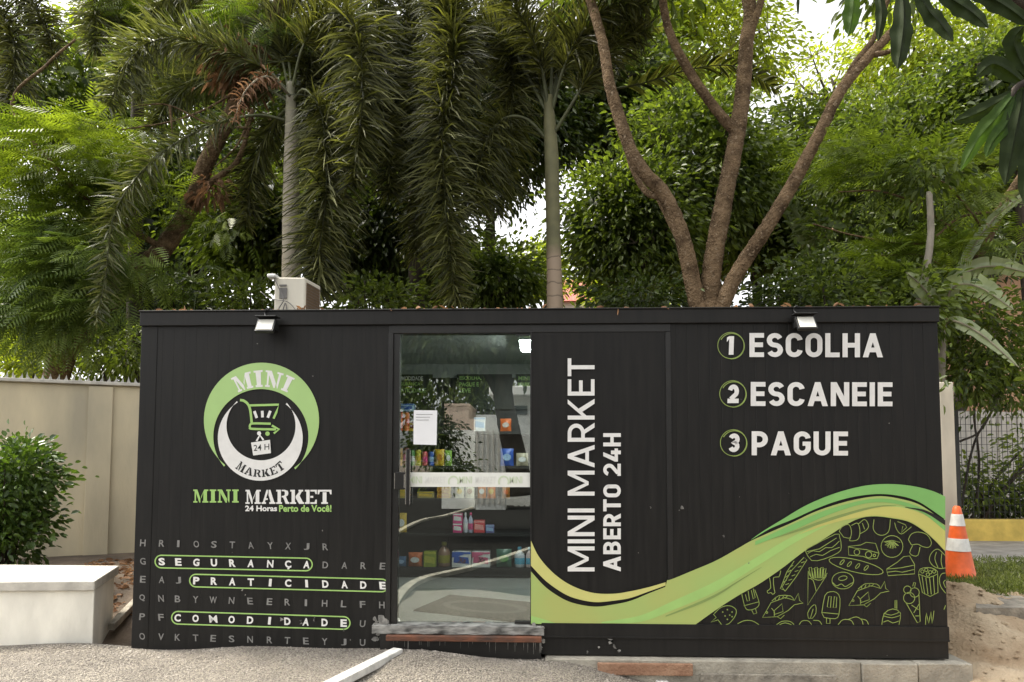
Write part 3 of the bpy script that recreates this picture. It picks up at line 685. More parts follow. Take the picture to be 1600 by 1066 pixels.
# ------------------------------------------------------------------ lamps, air conditioner and loose things on the kiosk
def floodlight(cu, cv, label, lean):
    c = P(cu, cv, -.13); t = thing('floodlight', c, label, 'floodlight', 'floodlights over the kiosk front')
    M = Matrix.Rotation(R(-32), 3, 'X')
    def q(p): return c + M @ Vector(p)
    w, h = .058, .050
    b = MB()
    fr = [(-w-.012, 0, -h-.012), (w+.012, 0, -h-.012), (w+.012, 0, h+.012), (-w-.012, 0, h+.012)]
    b.prism([q((x, -.004, z)) for x, y, z in fr], M @ Vector((0, .03, 0)))
    b.box((c.x-w-.022, c.y-.012, c.z+h*.85+.022), (c.x+w+.022, c.y+.09, c.z+h*.85+.030))
    b.build('housing', 'lamp_body', t, bevel=.003)
    b = MB(); b.prism([q((x, -.008, z)) for x, z in ((-w+lean, -h), (w+lean, -h), (w-lean, h), (-w-lean, h))], M @ Vector((0, .005, 0))); b.build('lens', 'lamp_lens', t)
    b = MB(); b.box((c.x-.05, c.y+.03, c.z-.02), (c.x-.042, -.021, c.z+.02)); b.box((c.x+.042, c.y+.03, c.z-.02), (c.x+.05, -.021, c.z+.02)); b.box((c.x-.055, -.0205, c.z-.025), (c.x+.055, -.0155, c.z+.025)); b.build('bracket', 'lamp_body', t)
    b = MB(); b.tube(catmull([c+Vector((.0, .04, .02)), c+Vector((-.02, .06, .06)), (c.x-.05, -.026, TOP-.03), (c.x-.03, -.034, TOP+.004), (c.x+.02, .06, TOP+.006)], 5), .005, 6); b.build('cable', 'lamp_body', t)
    return t
floodlight(415, 508, 'small square floodlight on the kiosk edge above the round logo', .0)
floodlight(1260, 504, 'small square floodlight on the kiosk edge above the word ESCOLHA', -.0)

mat('ac_white', (.62, .58, .48), .5, .12, 6, stretch=(1, 1, .2))
mat('ac_grille', (.13, .08, .04), .6, .5, 40, stretch=(1, 1, 8))
mat('cable_grey', (.16, .15, .14), .6, .3, 8)
mat('white_cover', (.72, .71, .68), .5, .15, 6)
Y0 = .95
a0, a1 = P(428, 470, Y0), P(474.5, 470, Y0); zt = P(450, 433, Y0).z
ac = thing('air_conditioner', (a0.x, Y0, TOP), 'cream air conditioner outdoor unit standing on the kiosk roof', 'air conditioner')
b = MB(); b.prism([(a0.x, Y0, TOP+.03), (a1.x, Y0+.02, TOP+.03), (a1.x+.045, Y0+.34, TOP+.03), (a0.x+.045, Y0+.32, TOP+.03)], (0, 0, zt-TOP-.03)); b.build('casing', 'ac_white', ac, bevel=.012)
b = MB(); b.prism([(a1.x+.003, Y0+.05, TOP+.06), (a1.x+.038, Y0+.31, TOP+.06), (a1.x+.046, Y0+.31, TOP+.06), (a1.x+.011, Y0+.05, TOP+.06)], (0, 0, zt-TOP-.10)); gl_ = b.build('coil_grille', 'ac_grille', ac)
b = MB()
for k in range(16):
    z = TOP+.07+k*(zt-TOP-.12)/15; b.tube([(a1.x+.012, Y0+.05, z), (a1.x+.047, Y0+.31, z)], .0020, 5)
b.build('grille_wire', 'cable_grey', gl_)
b = MB(); b.box((a0.x+.05, Y0-.004, zt-.085), (a0.x+.115, Y0+.004, zt-.07)); b.box((a0.x+.05, Y0-.004, TOP+.045), (a0.x+.09, Y0+.004, TOP+.055)); b.box((a0.x+.05, Y0-.003, zt-.20), (a0.x+.12, Y0+.004, zt-.10)); b.build('vent_slot', 'cable_grey', ac)
b = MB(); b.box((a0.x-.055, Y0-.05, zt-.015), (a0.x+.03, Y0+.05, zt+.022)); b.build('top_bracket', 'white_cover', ac, bevel=.015)
b = MB()
b.tube(catmull([(a0.x+.01, Y0-.02, zt-.02), (a0.x+.06, Y0-.03, zt-.12), (a0.x+.10, Y0-.03, zt-.22), (a0.x+.06, Y0-.03, zt-.30), (a0.x+.09, Y0-.03, zt-.34), (a0.x+.12, Y0-.03, zt-.25), (a0.x+.15, Y0-.03, zt-.40), (a0.x+.17, Y0-.02, TOP+.02)], 6), .006, 6)
b.tube(catmull([(a0.x-.12, Y0-.02, zt-.14), (a0.x-.02, Y0-.03, zt-.21), (a0.x+.14, Y0-.03, zt-.24), (a0.x+.24, Y0-.03, zt-.36), (a0.x+.26, Y0-.02, TOP+.02)], 6), .004, 6)
b.build('cable', 'cable_grey', ac, smooth=True)
b = MB(); c0 = P(510, 484, .7)
rows = [(-.21, .0), (-.14, .035), (-.05, .052), (.04, .05), (.12, .035), (.2, .005)]
for k in range(len(rows)-1):
    (x0, h0), (x1, h1) = rows[k], rows[k+1]
    b.strip([Vector((c0.x+x0, .6+.12*i/6, TOP+.001+h0*math.sin(math.pi*i/6))) for i in range(7)], [Vector((c0.x+x1, .6+.12*i/6, TOP+.001+h1*math.sin(math.pi*i/6))) for i in range(7)])
b.build('roof_cover', 'white_cover', smooth=True, label='low white plastic cover lying on the kiosk roof beside the air conditioner', cat='cover')

# ------------------------------------------------------------------ inside the shop
YS = 1.93
shelf = thing('display_shelf', (X(725, 700, YS), 2.15, zsill), 'black grocery shelving against the back wall behind the glass door', 'shelf')
sx0, sx1 = -1.9, 1.15
MB().box((sx0, 2.33, zsill), (sx1, 2.36, Z(590, 700, 2.3))).build('back_panel', 'shelf_black', shelf)
levels = [Z(v, 725, YS) for v in (674, 728, 779, 833, 887)]
for z in levels:
    b = MB(); b.box((sx0, YS-.02, z-.03), (sx1, 2.329, z)); b.build('shelf_board', 'shelf_black', shelf)
for x in (sx0, -.95, .25, sx1-.03):
    MB().box((x, 2.29, zsill), (x+.03, 2.328, Z(590, 700, 2.3))).build('upright', 'shelf_black', shelf)
b = MB(); b.box((sx0, YS, zsill), (sx1, YS+.02, levels[4]-.032)); b.build('kick_plate', 'shelf_black', shelf)

PMC = {}
def pm(col):
    if col not in PMC: PMC[col] = mat('packaging_%d' % len(PMC), col, .4, .12, 25)
    return PMC[col]
def product(kind, u0, u1, lev, h_px, col, acc, name, label, cat, dy=0.0, base=None, group=None):
    y = YS+.012+dy; z = levels[lev] + .0005 if base is None else base
    xa, xb = X(u0, 750, y), X(u1, 750, y); w = xb-xa; cx = (xa+xb)/2; h = h_px*(y+4.98)/F
    t = thing(name, (cx, y+w/2, z), label, cat, group)
    if kind == 'pack':
        d = min(.16, w*.8); b = MB().box((xa, y, z), (xb, y+d, z+h)); b.build('carton', pm(col), t, bevel=.003)
        b = MB(); b.ngon([(xa+w*.08, y-.002, z+h*.30), (xb-w*.08, y-.002, z+h*.22), (xb-w*.12, y-.002, z+h*.62), (xa+w*.12, y-.002, z+h*.74)]); b.box((xa+.001, y-.0015, z+h*.84), (xb-.001, y-.0005, z+h*.97)); b.build('label', pm(acc), t)
    elif kind == 'can':
        r = w/2; c = (cx, y+r, z)
        MB().lathe(c, [(r*.9, 0), (r, h*.04), (r, h*.90), (r*.86, h*.97), (r*.86, h)], 18).build('can_body', pm(col), t, smooth=False)
        MB().lathe(c, [(r*1.012, h*.28), (r*1.013, h*.29), (r*1.013, h*.62), (r*1.012, h*.63)], 18).build('label', pm(acc), t)
    elif kind == 'bottle':
        r = w/2; c = (cx, y+r, z)
        MB().lathe(c, [(r*.92, 0), (r, h*.04), (r, h*.55), (r*.8, h*.68), (r*.36, h*.80), (r*.33, h*.86)], 18).build('bottle_body', pm(col), t, smooth=True)
        MB().lathe(c, [(r*.42, h*.861), (r*.42, h*.985), (r*.36, h)], 14).build('cap', pm(acc), t)
        MB().lathe(c, [(r*1.012, h*.16), (r*1.014, h*.17), (r*1.014, h*.46), (r*1.012, h*.47)], 18).build('label', pm(acc), t)
    else:                                     # pouch: pillow bag with crimped top and bottom
        n = 8; d = w*.42; A = []; fs = []
        for j in range(n+1):
            tt = j/n; bul = math.sin(math.pi*tt)**.6; ww = w*(.97-.06*bul)
            for i in range(7):
                s = i/6; A.append((cx-ww/2+ww*s, y+d/2-d*.5*bul*math.sin(math.pi*s)**.7, z+h*tt+.006*math.sin(s*9+j)*(j in (0, n))*0))
        k = len(A); A += [(p[0], y+d-(p[1]-y), p[2]) for p in A]
        for j in range(n):
            for i in range(6):
                q = j*7+i; fs += [(q, q+1, q+8, q+7), (k+q+7, k+q+8, k+q+1, k+q)]
        MB().add(A, fs).build('pouch_body', pm(col), t, smooth=True)
        e = MB(); e.ngon([(cx+w*.30*math.cos(a), y-.004, z+h*.5+h*.20*math.sin(a)) for a in [2*math.pi*i/12 for i in range(12)]]); e.build('label', pm(acc), t)
    return t
RD, OR, YE, DK, GN, BL, PK, WH, LB, BR = (.42,.03,.02), (.62,.14,.03), (.62,.42,.05), (.16,.02,.03), (.10,.30,.08), (.02,.09,.42), (.62,.08,.22), (.68,.68,.68), (.28,.42,.62), (.22,.10,.04)
product('can', 620, 628.5, 0, 30, RD, OR, 'drink_can', 'tall red can at the left end of the top shelf', 'can', dy=-.09)
product('can', 629, 638, 0, 29, OR, RD, 'drink_can', 'tall orange can second from the left on the top shelf', 'can', dy=-.09)
product('pack', 639, 650, 0, 15, YE, DK, 'snack_box', 'small yellow box behind the white paper notice on the top shelf', 'box')
product('pack', 662, 676, 0, 20, BR, YE, 'snack_box', 'brown and yellow box behind the paper notice on the top shelf', 'box')
product('pouch', 781, 799, 0, 20, OR, (.55,.45,.40), 'snack_bag', 'orange snack bag on the right of the top shelf', 'bag')
product('pack', 740, 758, 0, 22, WH, LB, 'snack_box', 'white carton in the middle of the top shelf', 'box')
product('pack', 620.5, 628, 1, 27, (.62,.30,.05), YE, 'snack_box', 'orange upright box at the left end of the second shelf', 'box')
product('can', 629, 637.5, 1, 28, DK, PK, 'drink_can', 'dark red can beside the door handle on the second shelf', 'can')
product('can', 641, 647, 1, 24, GN, WH, 'drink_can', 'green can just right of the door handle on the second shelf', 'can')
product('can', 647.5, 657, 1, 25, (.50,.46,.04), YE, 'drink_can', 'olive yellow can left of the pink one on the second shelf', 'can')
product('can', 658.5, 667, 1, 22, (.60,.10,.12), PK, 'drink_can', 'pink red can between the yellow and blue ones on the second shelf', 'can')
product('can', 668.5, 677, 1, 22, BL, LB, 'drink_can', 'blue can right of the pink red one on the second shelf', 'can')
product('pouch', 679, 694, 1, 26, (.60,.40,.03), (.5,.2,.03), 'snack_bag', 'yellow bag right of the blue can on the second shelf', 'bag')
product('pouch', 695, 706, 1, 24, (.22,.42,.05), WH, 'snack_bag', 'lime green bag beside the yellow bag on the second shelf', 'bag')
product('pouch', 781, 803, 1, 27, BL, LB, 'snack_bag', 'large bright blue bag on the right of the second shelf', 'bag')
product('pouch', 806, 826, 1, 20, (.40,.36,.26), WH, 'snack_bag', 'beige bag at the right end of the second shelf', 'bag')
for k, w_ in enumerate((15, 18)):
    pass
product('pack', 620, 636, 2, 13, (.46,.36,.06), YE, 'biscuit_pack', 'flat mustard pack at the left end of the third shelf', 'pack')
product('pack', 652, 678, 2, 10, (.34,.29,.10), YE, 'biscuit_pack', 'low wide dull yellow pack left of the yellow stack on the third shelf', 'pack')
zz = levels[2]+.0005
for k in range(4):
    product('pack', 682.5+(k%2)*.6, 703.5-(k%2)*.5, 2, 5.2, (.58,.36,.03), (.42,.16,.02), 'biscuit_pack', ('bottom yellow pack of the stack of four on the third shelf', 'second yellow pack from the bottom of the stack on the third shelf', 'third yellow pack from the bottom of the stack on the third shelf', 'topmost yellow pack of the stack on the third shelf')[k], 'pack', base=zz+k*5.3*6.92/F, group='stacked yellow packs')
product('pouch', 711, 725, 2, 22, (.58,.55,.42), YE, 'coffee_bag', 'cream bag left of its twin under the white door band', 'bag')
product('pouch', 727, 741, 2, 22, (.58,.54,.40), BR, 'coffee_bag', 'cream and brown bag between the other cream bag and the orange bags', 'bag')
product('pouch', 746, 759.5, 2, 22, (.62,.20,.04), WH, 'coffee_bag', 'orange bag with white label next to the cream bags', 'bag')
product('pouch', 761, 774.5, 2, 22, (.62,.17,.03), YE, 'coffee_bag', 'orange bag with yellow label in the middle of the three orange bags', 'bag')
product('pouch', 784, 797, 2, 20, (.36,.15,.03), OR, 'coffee_bag', 'brown orange bag standing apart at the right of the third shelf', 'bag')
product('pouch', 620, 636, 3, 30, (.58,.40,.06), WH, 'snack_bag', 'yellow bag with white label alone at the left of the fourth shelf', 'bag')
zz = levels[3]+.0005
product('pack', 708, 722.5, 3, 14.5, (.60,.04,.20), WH, 'soap_box', 'lower magenta box of the pair on the fourth shelf', 'box')
product('pack', 708, 722.5, 3, 15.0, (.62,.07,.24), WH, 'soap_box', 'upper magenta box resting on another on the fourth shelf', 'box', base=zz+14.7*6.95/F)
product('bottle', 723.5, 731, 3, 31, (.55,.57,.66), WH, 'toiletry_tube', 'white capped tube next to the magenta boxes', 'bottle')
product('bottle', 731.5, 739.5, 3, 31, (.46,.48,.62), PK, 'toiletry_tube', 'pale blue tube with pink cap left of the red grid pack', 'bottle')
product('pack', 740.5, 757.5, 3, 19, (.58,.06,.07), (.68,.30,.28), 'soap_box', 'red checked pack right of the tubes on the fourth shelf', 'box')
product('pack', 759, 772, 3, 12, (.17,.17,.40), LB, 'soap_box', 'low violet box at the right end of the fourth shelf goods', 'box')
product('pouch', 620, 636, 4, 16, (.04,.10,.20), LB, 'cleaning_pouch', 'dark blue pouch at the left end of the bottom shelf', 'pouch')
product('pouch', 638, 661, 4, 22, (.52,.14,.05), WH, 'cleaning_pouch', 'orange pouch second from the left on the bottom shelf', 'pouch')
product('pack', 663, 682, 4, 24, (.24,.30,.03), (.42,.42,.05), 'cleaning_pack', 'lime green pack beside the orange pouch on the bottom shelf', 'pack')
product('bottle', 684, 703, 4, 38, (.24,.14,.10), (.26,.24,.03), 'jar', 'brown jar with olive lid on the bottom shelf', 'jar')
def washing_box(u0, u1, c1, label):
    t = product('pack', u0, u1, 4, 24, WH, c1, 'washing_powder_box', label, 'box')
    y = YS+.012; z = levels[4]; x0, x1 = X(u0, 750, y), X(u1, 750, y); h = 24*6.92/F
    b = MB(); b.ngon([(x0+.002, y-.0035, z+h*.62), (x0+(x1-x0)*.62, y-.0035, z+h*.80), (x0+(x1-x0)*.60, y-.0035, z+h*.985), (x0+.002, y-.0035, z+h*.985)]); b.build('corner_print', pm(c1), t)
    b = MB(); put_text(b, 'Xa', lambda s, q: Vector((x0+(x1-x0)*(.30+.42*s+.08*q), y-.0045, z+h*(.28+.36*q))), .03); b.build('lettering', pm((.12,.05,.06)), t)
washing_box(707, 736, BL, 'white and blue washing powder box on the bottom shelf')
washing_box(737.5, 766, (.58,.10,.22), 'white and pink washing powder box on the bottom shelf')
product('pouch', 775, 800, 4, 28, (.05,.14,.10), GN, 'cleaning_pouch', 'dark green pouch right of the washing powder boxes', 'pouch')
product('bottle', 804, 820, 4, 31, (.56,.60,.66), (.10,.38,.56), 'cleaning_bottle', 'white bottle with blue label at the right of the bottom shelf', 'bottle')
product('bottle', 821.5, 832, 4, 31, (.62,.50,.50), (.10,.38,.56), 'cleaning_bottle', 'pinkish bottle at the right end of the bottom shelf beside the door edge', 'bottle')
product('pack', 622, 645, 0, 12, LB, BL, 'display_carton', 'light blue carton lying on top of the tall cans at the upper left', 'carton', dy=-.06, base=levels[0]+31*6.92/F)

# posters high on the back wall
mat('poster_dark', (.016, .022, .016), .5, .3, 5)
def poster(u0, u1, lines, label):
    y = 2.30; t = MB().box((X(u0, 610, y), y, Z(640, 700, y)), (X(u1, 610, y), y+.012, Z(585, 700, y))).build('wall_poster', 'poster_dark', label=label, cat='poster', group='posters above the shelves')
    for k, (s, m) in enumerate(lines):
        b = MB(); put_text(b, s, quadmap(u0+4, 588+k*9.5, u0+4+len(s)*4.3, 594.5+k*9.5, 0, y-.003), .02); b.build('lettering', m, t)
poster(614, 676, (('COMODIDADE', 'print_white'), ('SEGURANÇA', 'print_green'), ('PRATICIDADE', 'print_green')), 'dark poster with white and green words above the left of the shelves')
poster(714, 800, (('ESCOLHA,', 'print_green'), ('PAGUE E', 'print_green'), ('LEVE', 'print_green')), 'dark poster reading ESCOLHA in green above the middle of the shelves')
poster(806, 870, (('MINI', 'print_green'), ('MARKET', 'print_green')), 'dark poster reading MINI MARKET partly hidden by the right door edge')

zf = zsill-.012
mc = [PZ(u, v, zf+.001) for u, v in ((646, 955), (703, 931), (850, 944.5), (835, 976))]
b = MB(); b.prism(mc, (0, 0, .010)); dm = b.build('doormat', 'mat_dark', label='dark doormat with a round emblem lying askew inside the door', cat='doormat')
b = MB(); cM = sum(mc, Vector())/4; ax = (mc[2]-mc[1]).normalized(); ay = Vector((-ax.y, ax.x, 0))
ringp = [cM+Vector((0, 0, .0135))+ax*.34*math.cos(t)+ay*.17*math.sin(t) for t in [2*math.pi*i/40 for i in range(40)]]
b.ribbon(ringp, .07, (0, 0, 1), True); b.build('emblem', 'mat_emblem', dm)

# ------------------------------------------------------------------ ground and setting
mat('soil', (.115, .085, .060), .95, .5, 3, .6, 40)
def gravel_mat():
    m = bpy.data.materials.new('gravel'); n, l = nodes_of(m); b = n['Principled BSDF']; b.inputs['Roughness'].default_value = .9
    tc = n.new('ShaderNodeTexCoord'); vo = n.new('ShaderNodeTexVoronoi'); vo.inputs['Scale'].default_value = 115; l.new(tc.outputs['Object'], vo.inputs['Vector'])
    hsv = n.new('ShaderNodeSeparateColor'); l.new(vo.outputs['Color'], hsv.inputs[0])
    rp = n.new('ShaderNodeValToRGB'); e = rp.color_ramp.elements
    e[0].color = (.13, .115, .10, 1); e[1].color = (.44, .39, .315, 1); e[0].position = .05
    x = rp.color_ramp.elements.new(.5); x.color = (.27, .24, .20, 1)
    l.new(hsv.outputs[0], rp.inputs['Fac'])
    nz = n.new('ShaderNodeTexNoise'); nz.inputs['Scale'].default_value = 1.6; nz.inputs['Detail'].default_value = 4; l.new(tc.outputs['Object'], nz.inputs['Vector'])
    mr = n.new('ShaderNodeMapRange'); mr.inputs['To Min'].default_value = .50; mr.inputs['To Max'].default_value = 1.02; l.new(nz.outputs['Fac'], mr.inputs['Value'])
    mx = n.new('ShaderNodeMixRGB'); mx.blend_type = 'MULTIPLY'; mx.inputs[0].default_value = 1; l.new(rp.outputs[0], mx.inputs[1]); l.new(mr.outputs[0], mx.inputs[2]); l.new(mx.outputs[0], b.inputs['Base Color'])
    bp = n.new('ShaderNodeBump'); bp.inputs['Strength'].default_value = .9; bp.inputs['Distance'].default_value = .012; bp.invert = True
    l.new(vo.outputs['Distance'], bp.inputs['Height']); l.new(bp.outputs[0], b.inputs['Normal'])
    MATS['gravel'] = m
gravel_mat()
mat('pebble', (.40, .36, .31), .9, .7, 4, col2=(.15, .13, .115))
mat('asphalt', (.026, .025, .024), .95, .35, 20, .3, 120, spec=.0)
mat('concrete', (.36, .33, .27), .9, .35, 6, .5, 50)
mat('concrete_old', (.30, .27, .22), .9, .5, 9, .6, 45)
mat('paving', (.34, .315, .28), .9, .35, 5, .3, 40)
mat('brick', (.34, .20, .125), .9, .5, 9, .6, 50, col2=(.24, .12, .07))
mat('sand', (.50, .40, .275), .95, .35, 2.4, 1.0, 34, col2=(.27, .175, .095), detail=12)
mat('grass_soil', (.10, .105, .04), .95, .5, 8, .4, 40)

def front_z(x, y):
    a = [(-30, .05), (-.8, .05), (.24, -.02), (.95, -.165), (1.3, -.25), (30, -.27)]
    for (x0, z0), (x1, z1) in zip(a, a[1:]):
        if x <= x1: return z0+(z1-z0)*max(0, (x-x0))/(x1-x0) + .035*min(0, max(y, -2.5))
    return -.27
def grid(name, xs, ys, fz, m, **k):
    b = MB(); nx = len(xs); b.v = [Vector((x, y, fz(x, y))) for y in ys for x in xs]
    b.f = [[j*nx+i, j*nx+i+1, (j+1)*nx+i+1, (j+1)*nx+i] for j in range(len(ys)-1) for i in range(nx-1)]
    return b.build(name, m, smooth=True, **k)
def sm(a, b, x): t = min(1, max(0, (x-a)/(b-a))); return t*t*(3-2*t)
def ground_z(x, y): return (front_z(x, y)-.12)*(1-sm(.3, 1.6, y)) + .2*sm(.3, 1.6, y)
xs = sorted(set([-400, -120, -40, -20, 20, 40, 120, 400] + [round(-12+.4*i, 3) for i in range(61)]))
ys = sorted(set([-400, -120, -40, -20, -12, 20, 40, 120, 400] + [round(-8+.3*i, 3) for i in range(61)]))
grid('ground', xs, ys, ground_z, 'soil', kind='structure', origin=(0, 0, 0))
random.seed(3)
def gz(x, y): return front_z(x, y)+.010*math.sin(x*5.1+y*3)+.008*math.sin(x*2.3-y*6)+(.05*math.exp(-((x+.62)/.5)**2-((y+.25)/.25)**2) if y < .1 else 0)-.03+.012*math.exp(-(y/.12)**2)*math.sin(x*3.1)
grid('gravel_forecourt', [-9+.12*i for i in range(int(10.35/.12)+1)]+[1.40, 1.6], [-2.6+.1*i for i in range(27)]+[.04], gz, 'gravel', kind='structure', origin=(0, 0, 0))
# loose pebbles on the gravel
ico_v = np.array([(0,0,1),(.9,0,.4),(.28,.85,.4),(-.72,.53,.4),(-.72,-.53,.4),(.28,-.85,.4),(.72,.53,-.3),(-.28,.85,-.3),(-.9,0,-.3),(-.28,-.85,-.3),(.72,-.53,-.3)])
pb = MB()
for i in range(9000):
    x = random.uniform(-3.9, 1.5); y = -abs(random.gauss(0, .55))-.005; s = random.uniform(.003, .0075)*(1.7 if random.random() < .05 else 1); a = random.uniform(0, 6.3)
    if y < -1.6: continue
    ca, sa = math.cos(a), math.sin(a); k = len(pb.v); fx, fy = random.uniform(.8, 1.5), random.uniform(.7, 1.1); z = gz(x, y)+s*.15
    pb.v += [Vector((x+s*(p[0]*ca*fx-p[1]*sa*fy), y+s*(p[0]*sa*fx+p[1]*ca*fy), z+s*.7*p[2])) for p in ico_v]
    pb.f += [[k, k+1, k+2], [k, k+2, k+3], [k, k+3, k+4], [k, k+4, k+5], [k, k+5, k+1], [k+1, k+6, k+2], [k+2, k+7, k+3], [k+3, k+8, k+4], [k+4, k+9, k+5], [k+5, k+10, k+1], [k+6, k+7, k+2], [k+7, k+8, k+3], [k+8, k+9, k+4], [k+9, k+10, k+5], [k+10, k+6, k+1]]
pb.build('pebbles', 'pebble', kind='stuff', origin=(0, 0, 0))

# concrete footing under the kiosk and bricks
b = MB(); xf0 = X(852, 1040)
b.box((xf0, -.07, -.6), (X(1338, 1040), .5, -.012)); b.box((X(1338, 1040)+.004, -.085, -.6), (X(1424, 1040), .5, -.016)); b.box((X(1424, 1040)+.008, -.075, -.6), (X(1510, 1040), .5, -.013))
b.build('concrete_footing', 'concrete', bevel=.008, label='pale rough concrete footing under the right half of the kiosk', cat='footing')
b = MB(); b.box((X(932, 1043), -.10, -.115), (X(1078, 1043), -.0705, -.03), rz=.004); b.build('brick', 'brick', bevel=.006, label='long reddish brick set against the pale footing below the kiosk', cat='brick')
b = MB(); b.box((X(1090, 1052), -.085, -.28), (X(1300, 1052), -.0702, -.10)); b.build('mortar_patch', 'concrete_old', bevel=.01, label='rough mortar patch low on the footing right of the brick', cat='mortar')

mat('white_paint_old', (.66, .645, .61), .75, .3, 12, .3, 60)
def kerb_bar(p0, p1, w, h, label):
    d = (p1-p0); d.z = 0; L = d.length; d.normalize(); s = Vector((-d.y, d.x, 0)); b = MB()
    b.prism([p0+s*w/2, p1+s*w/2, p1-s*w/2, p0-s*w/2], (0, 0, h))
    b.build('kerb_bar', 'white_paint_old', bevel=.008, label=label, cat='kerb', group='white painted kerb bars on the gravel')
q0 = PZ(622, 1020, .04); q1 = PZ(500, 1085, .02); q1 = q0+(q1-q0)*2.2; q1.z = .0; q0.z = .02
kerb_bar(q0, q1, .085, .055, 'white painted bar lying on the gravel in front of the door')
q0 = PZ(1020, 1052, -.15); q1 = PZ(1045, 1075, -.17); q1 = q0+(q1-q0)*3
q0.z = -.20; q1.z = -.24
kerb_bar(q0, q1, .085, .055, 'end of a white painted bar below the brick at the lower edge')

# white planter wall at the left
mat('white_wash', (.82, .785, .69), .8, .22, 2.5, .2, 40, detail=10, stretch=(1.5, 1.5, .6))
mat('coping_stone', (.52, .49, .43), .8, .25, 9, .2, 50)
pl = thing('planter_wall', (-4.4, .4, 0), 'low whitewashed planter wall with pale stone coping at the lower left', 'planter')
zt_ = .50
A_ = [PZ(-260, 911, zt_), PZ(148, 908, zt_), PZ(186, 884, zt_), PZ(-200, 880, zt_)]
b = MB(); b.prism([p+Vector((0, 0, -.075)) for p in A_], (0, 0, .075)); b.build('coping', 'coping_stone', pl, bevel=.008)
cc = sum(A_, Vector())/4
B_ = [cc+(p-cc)*.965 for p in A_]
for p in B_: p.z = -.1
B_[1].x = A_[1].x-.02; B_[2].x = A_[2].x-.03; B_[1].y = A_[1].y+.03; B_[0].y = A_[0].y+.03
b = MB(); b.prism(B_, (0, 0, zt_-.077+.1)); b.build('wall_body', 'white_wash', pl, bevel=.006)
# small kerb and leaves in the gap beside it
b = MB(); g0, g1 = PZ(168, 985, .02), PZ(222, 930, .1); d = (g1-g0)
b.prism([g0, g0+d*1.6, g0+d*1.6+Vector((.07, -.02, 0)), g0+Vector((.07, -.02, 0))], (0, 0, .06)); b.build('edging_kerb', 'concrete_old', bevel=.006, label='narrow grey concrete edging between planter wall and kiosk', cat='kerb')

# boundary wall with spikes
mat('cream_wall', (.74, .63, .42), .85, .22, 1.3, .15, 30, col2=(.40, .355, .26), detail=10, stretch=(1.2, 1.2, .4))
mat('spike_metal', (.55, .54, .50), .5, .2, 20)
zg = .22
w0, w1 = P(0, 700, 2.95), P(215, 700, 3.6); wd = (w1-w0); wd.z = 0; wL = wd.length; wd.normalize(); wn_ = Vector((-wd.y, wd.x, 0))
def wp(s, off, z): q = w0+wd*s+wn_*off; return Vector((q.x, q.y, z))
ztw = P(0, 596, 2.95).z
wall = thing('boundary_wall', wp(0, 0, zg), 'cream plastered boundary wall topped with a row of small spikes', 'wall')
b = MB(); b.prism([wp(-4, 0, zg-.3), wp(wL+3.2, 0, zg-.3), wp(wL+3.2, .15, zg-.3), wp(-4, .15, zg-.3)], (0, 0, ztw-zg+.3)); b.build('wall_body', 'cream_wall', wall)
sp0, sp1 = wL*.615, wL*.80
b = MB(); b.prism([wp(sp0, -.035, zg-.3), wp(sp1, -.035, zg-.3), wp(sp1, -.003, zg-.3), wp(sp0, -.003, zg-.3)], (0, 0, ztw-zg+.3-.02)); b.build('pilaster', 'cream_wall', wall, bevel=.006)
b = MB(); b.prism([wp(-4, -.06, ztw), wp(wL+3.2, -.06, ztw), wp(wL+3.2, .2, ztw), wp(-4, .2, ztw)], (0, 0, .045)); b.build('coping', 'coping_stone', wall, bevel=.008)
b = MB(); s = -1.2
while s < wL+.3:
    h = random.uniform(.065, .10); w = .022; t_ = random.uniform(-.012, .012)
    b.ngon([wp(s, .0, ztw+.046), wp(s+w*2, .0, ztw+.046), wp(s+w*1.3+t_, .0, ztw+.046+h*.55), wp(s+w+t_, 0, ztw+.046+h), wp(s+w*.7+t_, 0, ztw+.046+h*.55)])
    b.ngon([wp(s+w*.9, -.02, ztw+.046), wp(s+w*.9, .02, ztw+.046), wp(s+w+t_, 0, ztw+.046+h)]); s += random.uniform(.07, .085)
b.build('spike_strip', 'spike_metal', wall)

# right-hand side: post, cone, sand heap, grass, pavement, yellow wall, fence, white panels
mat('post_cream', (.62, .56, .45), .7, .25, 5, stretch=(1, 1, .3))
pp = P(1481, 800, 2.3); MB().box((pp.x-.075, 2.25, .0), (pp.x+.075, 2.40, P(1481, 598, 2.3).z)).build('gate_post', 'post_cream', bevel=.01, label='pale square post right behind the kiosk beside the cone', cat='post')
def zone(name, px, z, m, **k):
    pts = [PZ(u, v, z) for u, v in px]; return MB().prism([p-Vector((0, 0, .15)) for p in pts], (0, 0, .15)).build(name, m, kind='structure', **k)
zone('paving', [(1400, 843), (2100, 845), (2100, 878), (1400, 878)], .245, 'paving')
zone('grass_strip', [(1380, 876), (2050, 876), (2050, 930), (1380, 930)], .235, 'grass_soil')
zone('kerb', [(1525, 927), (2050, 927), (2050, 950), (1525, 950)], .24, 'concrete_old')
def sand_z(x, y):
    cx = x-3.75; r = math.exp(-(cx/.95)**2-((y-1.2)/1.1)**2)*.51 + math.exp(-((x-3.2)/.9)**2-((y+.2)/.8)**2)*.10 + math.exp(-((x-4.6)/.9)**2-((y-.9)/.7)**2)*.20
    r += .03*math.sin(x*7+y*3)*math.sin(y*6-x*2)+.016*math.sin(x*19+y*13+2*math.sin(y*5))+random.uniform(-.012, .012) - .09*math.exp(-((x-4.0-.35*(1.2-y))/.22)**2)*sm(-1, .5, y)*sm(2.2, 1.0, y)
    return -.33+r+.12*sm(-.6, 2.0, y)
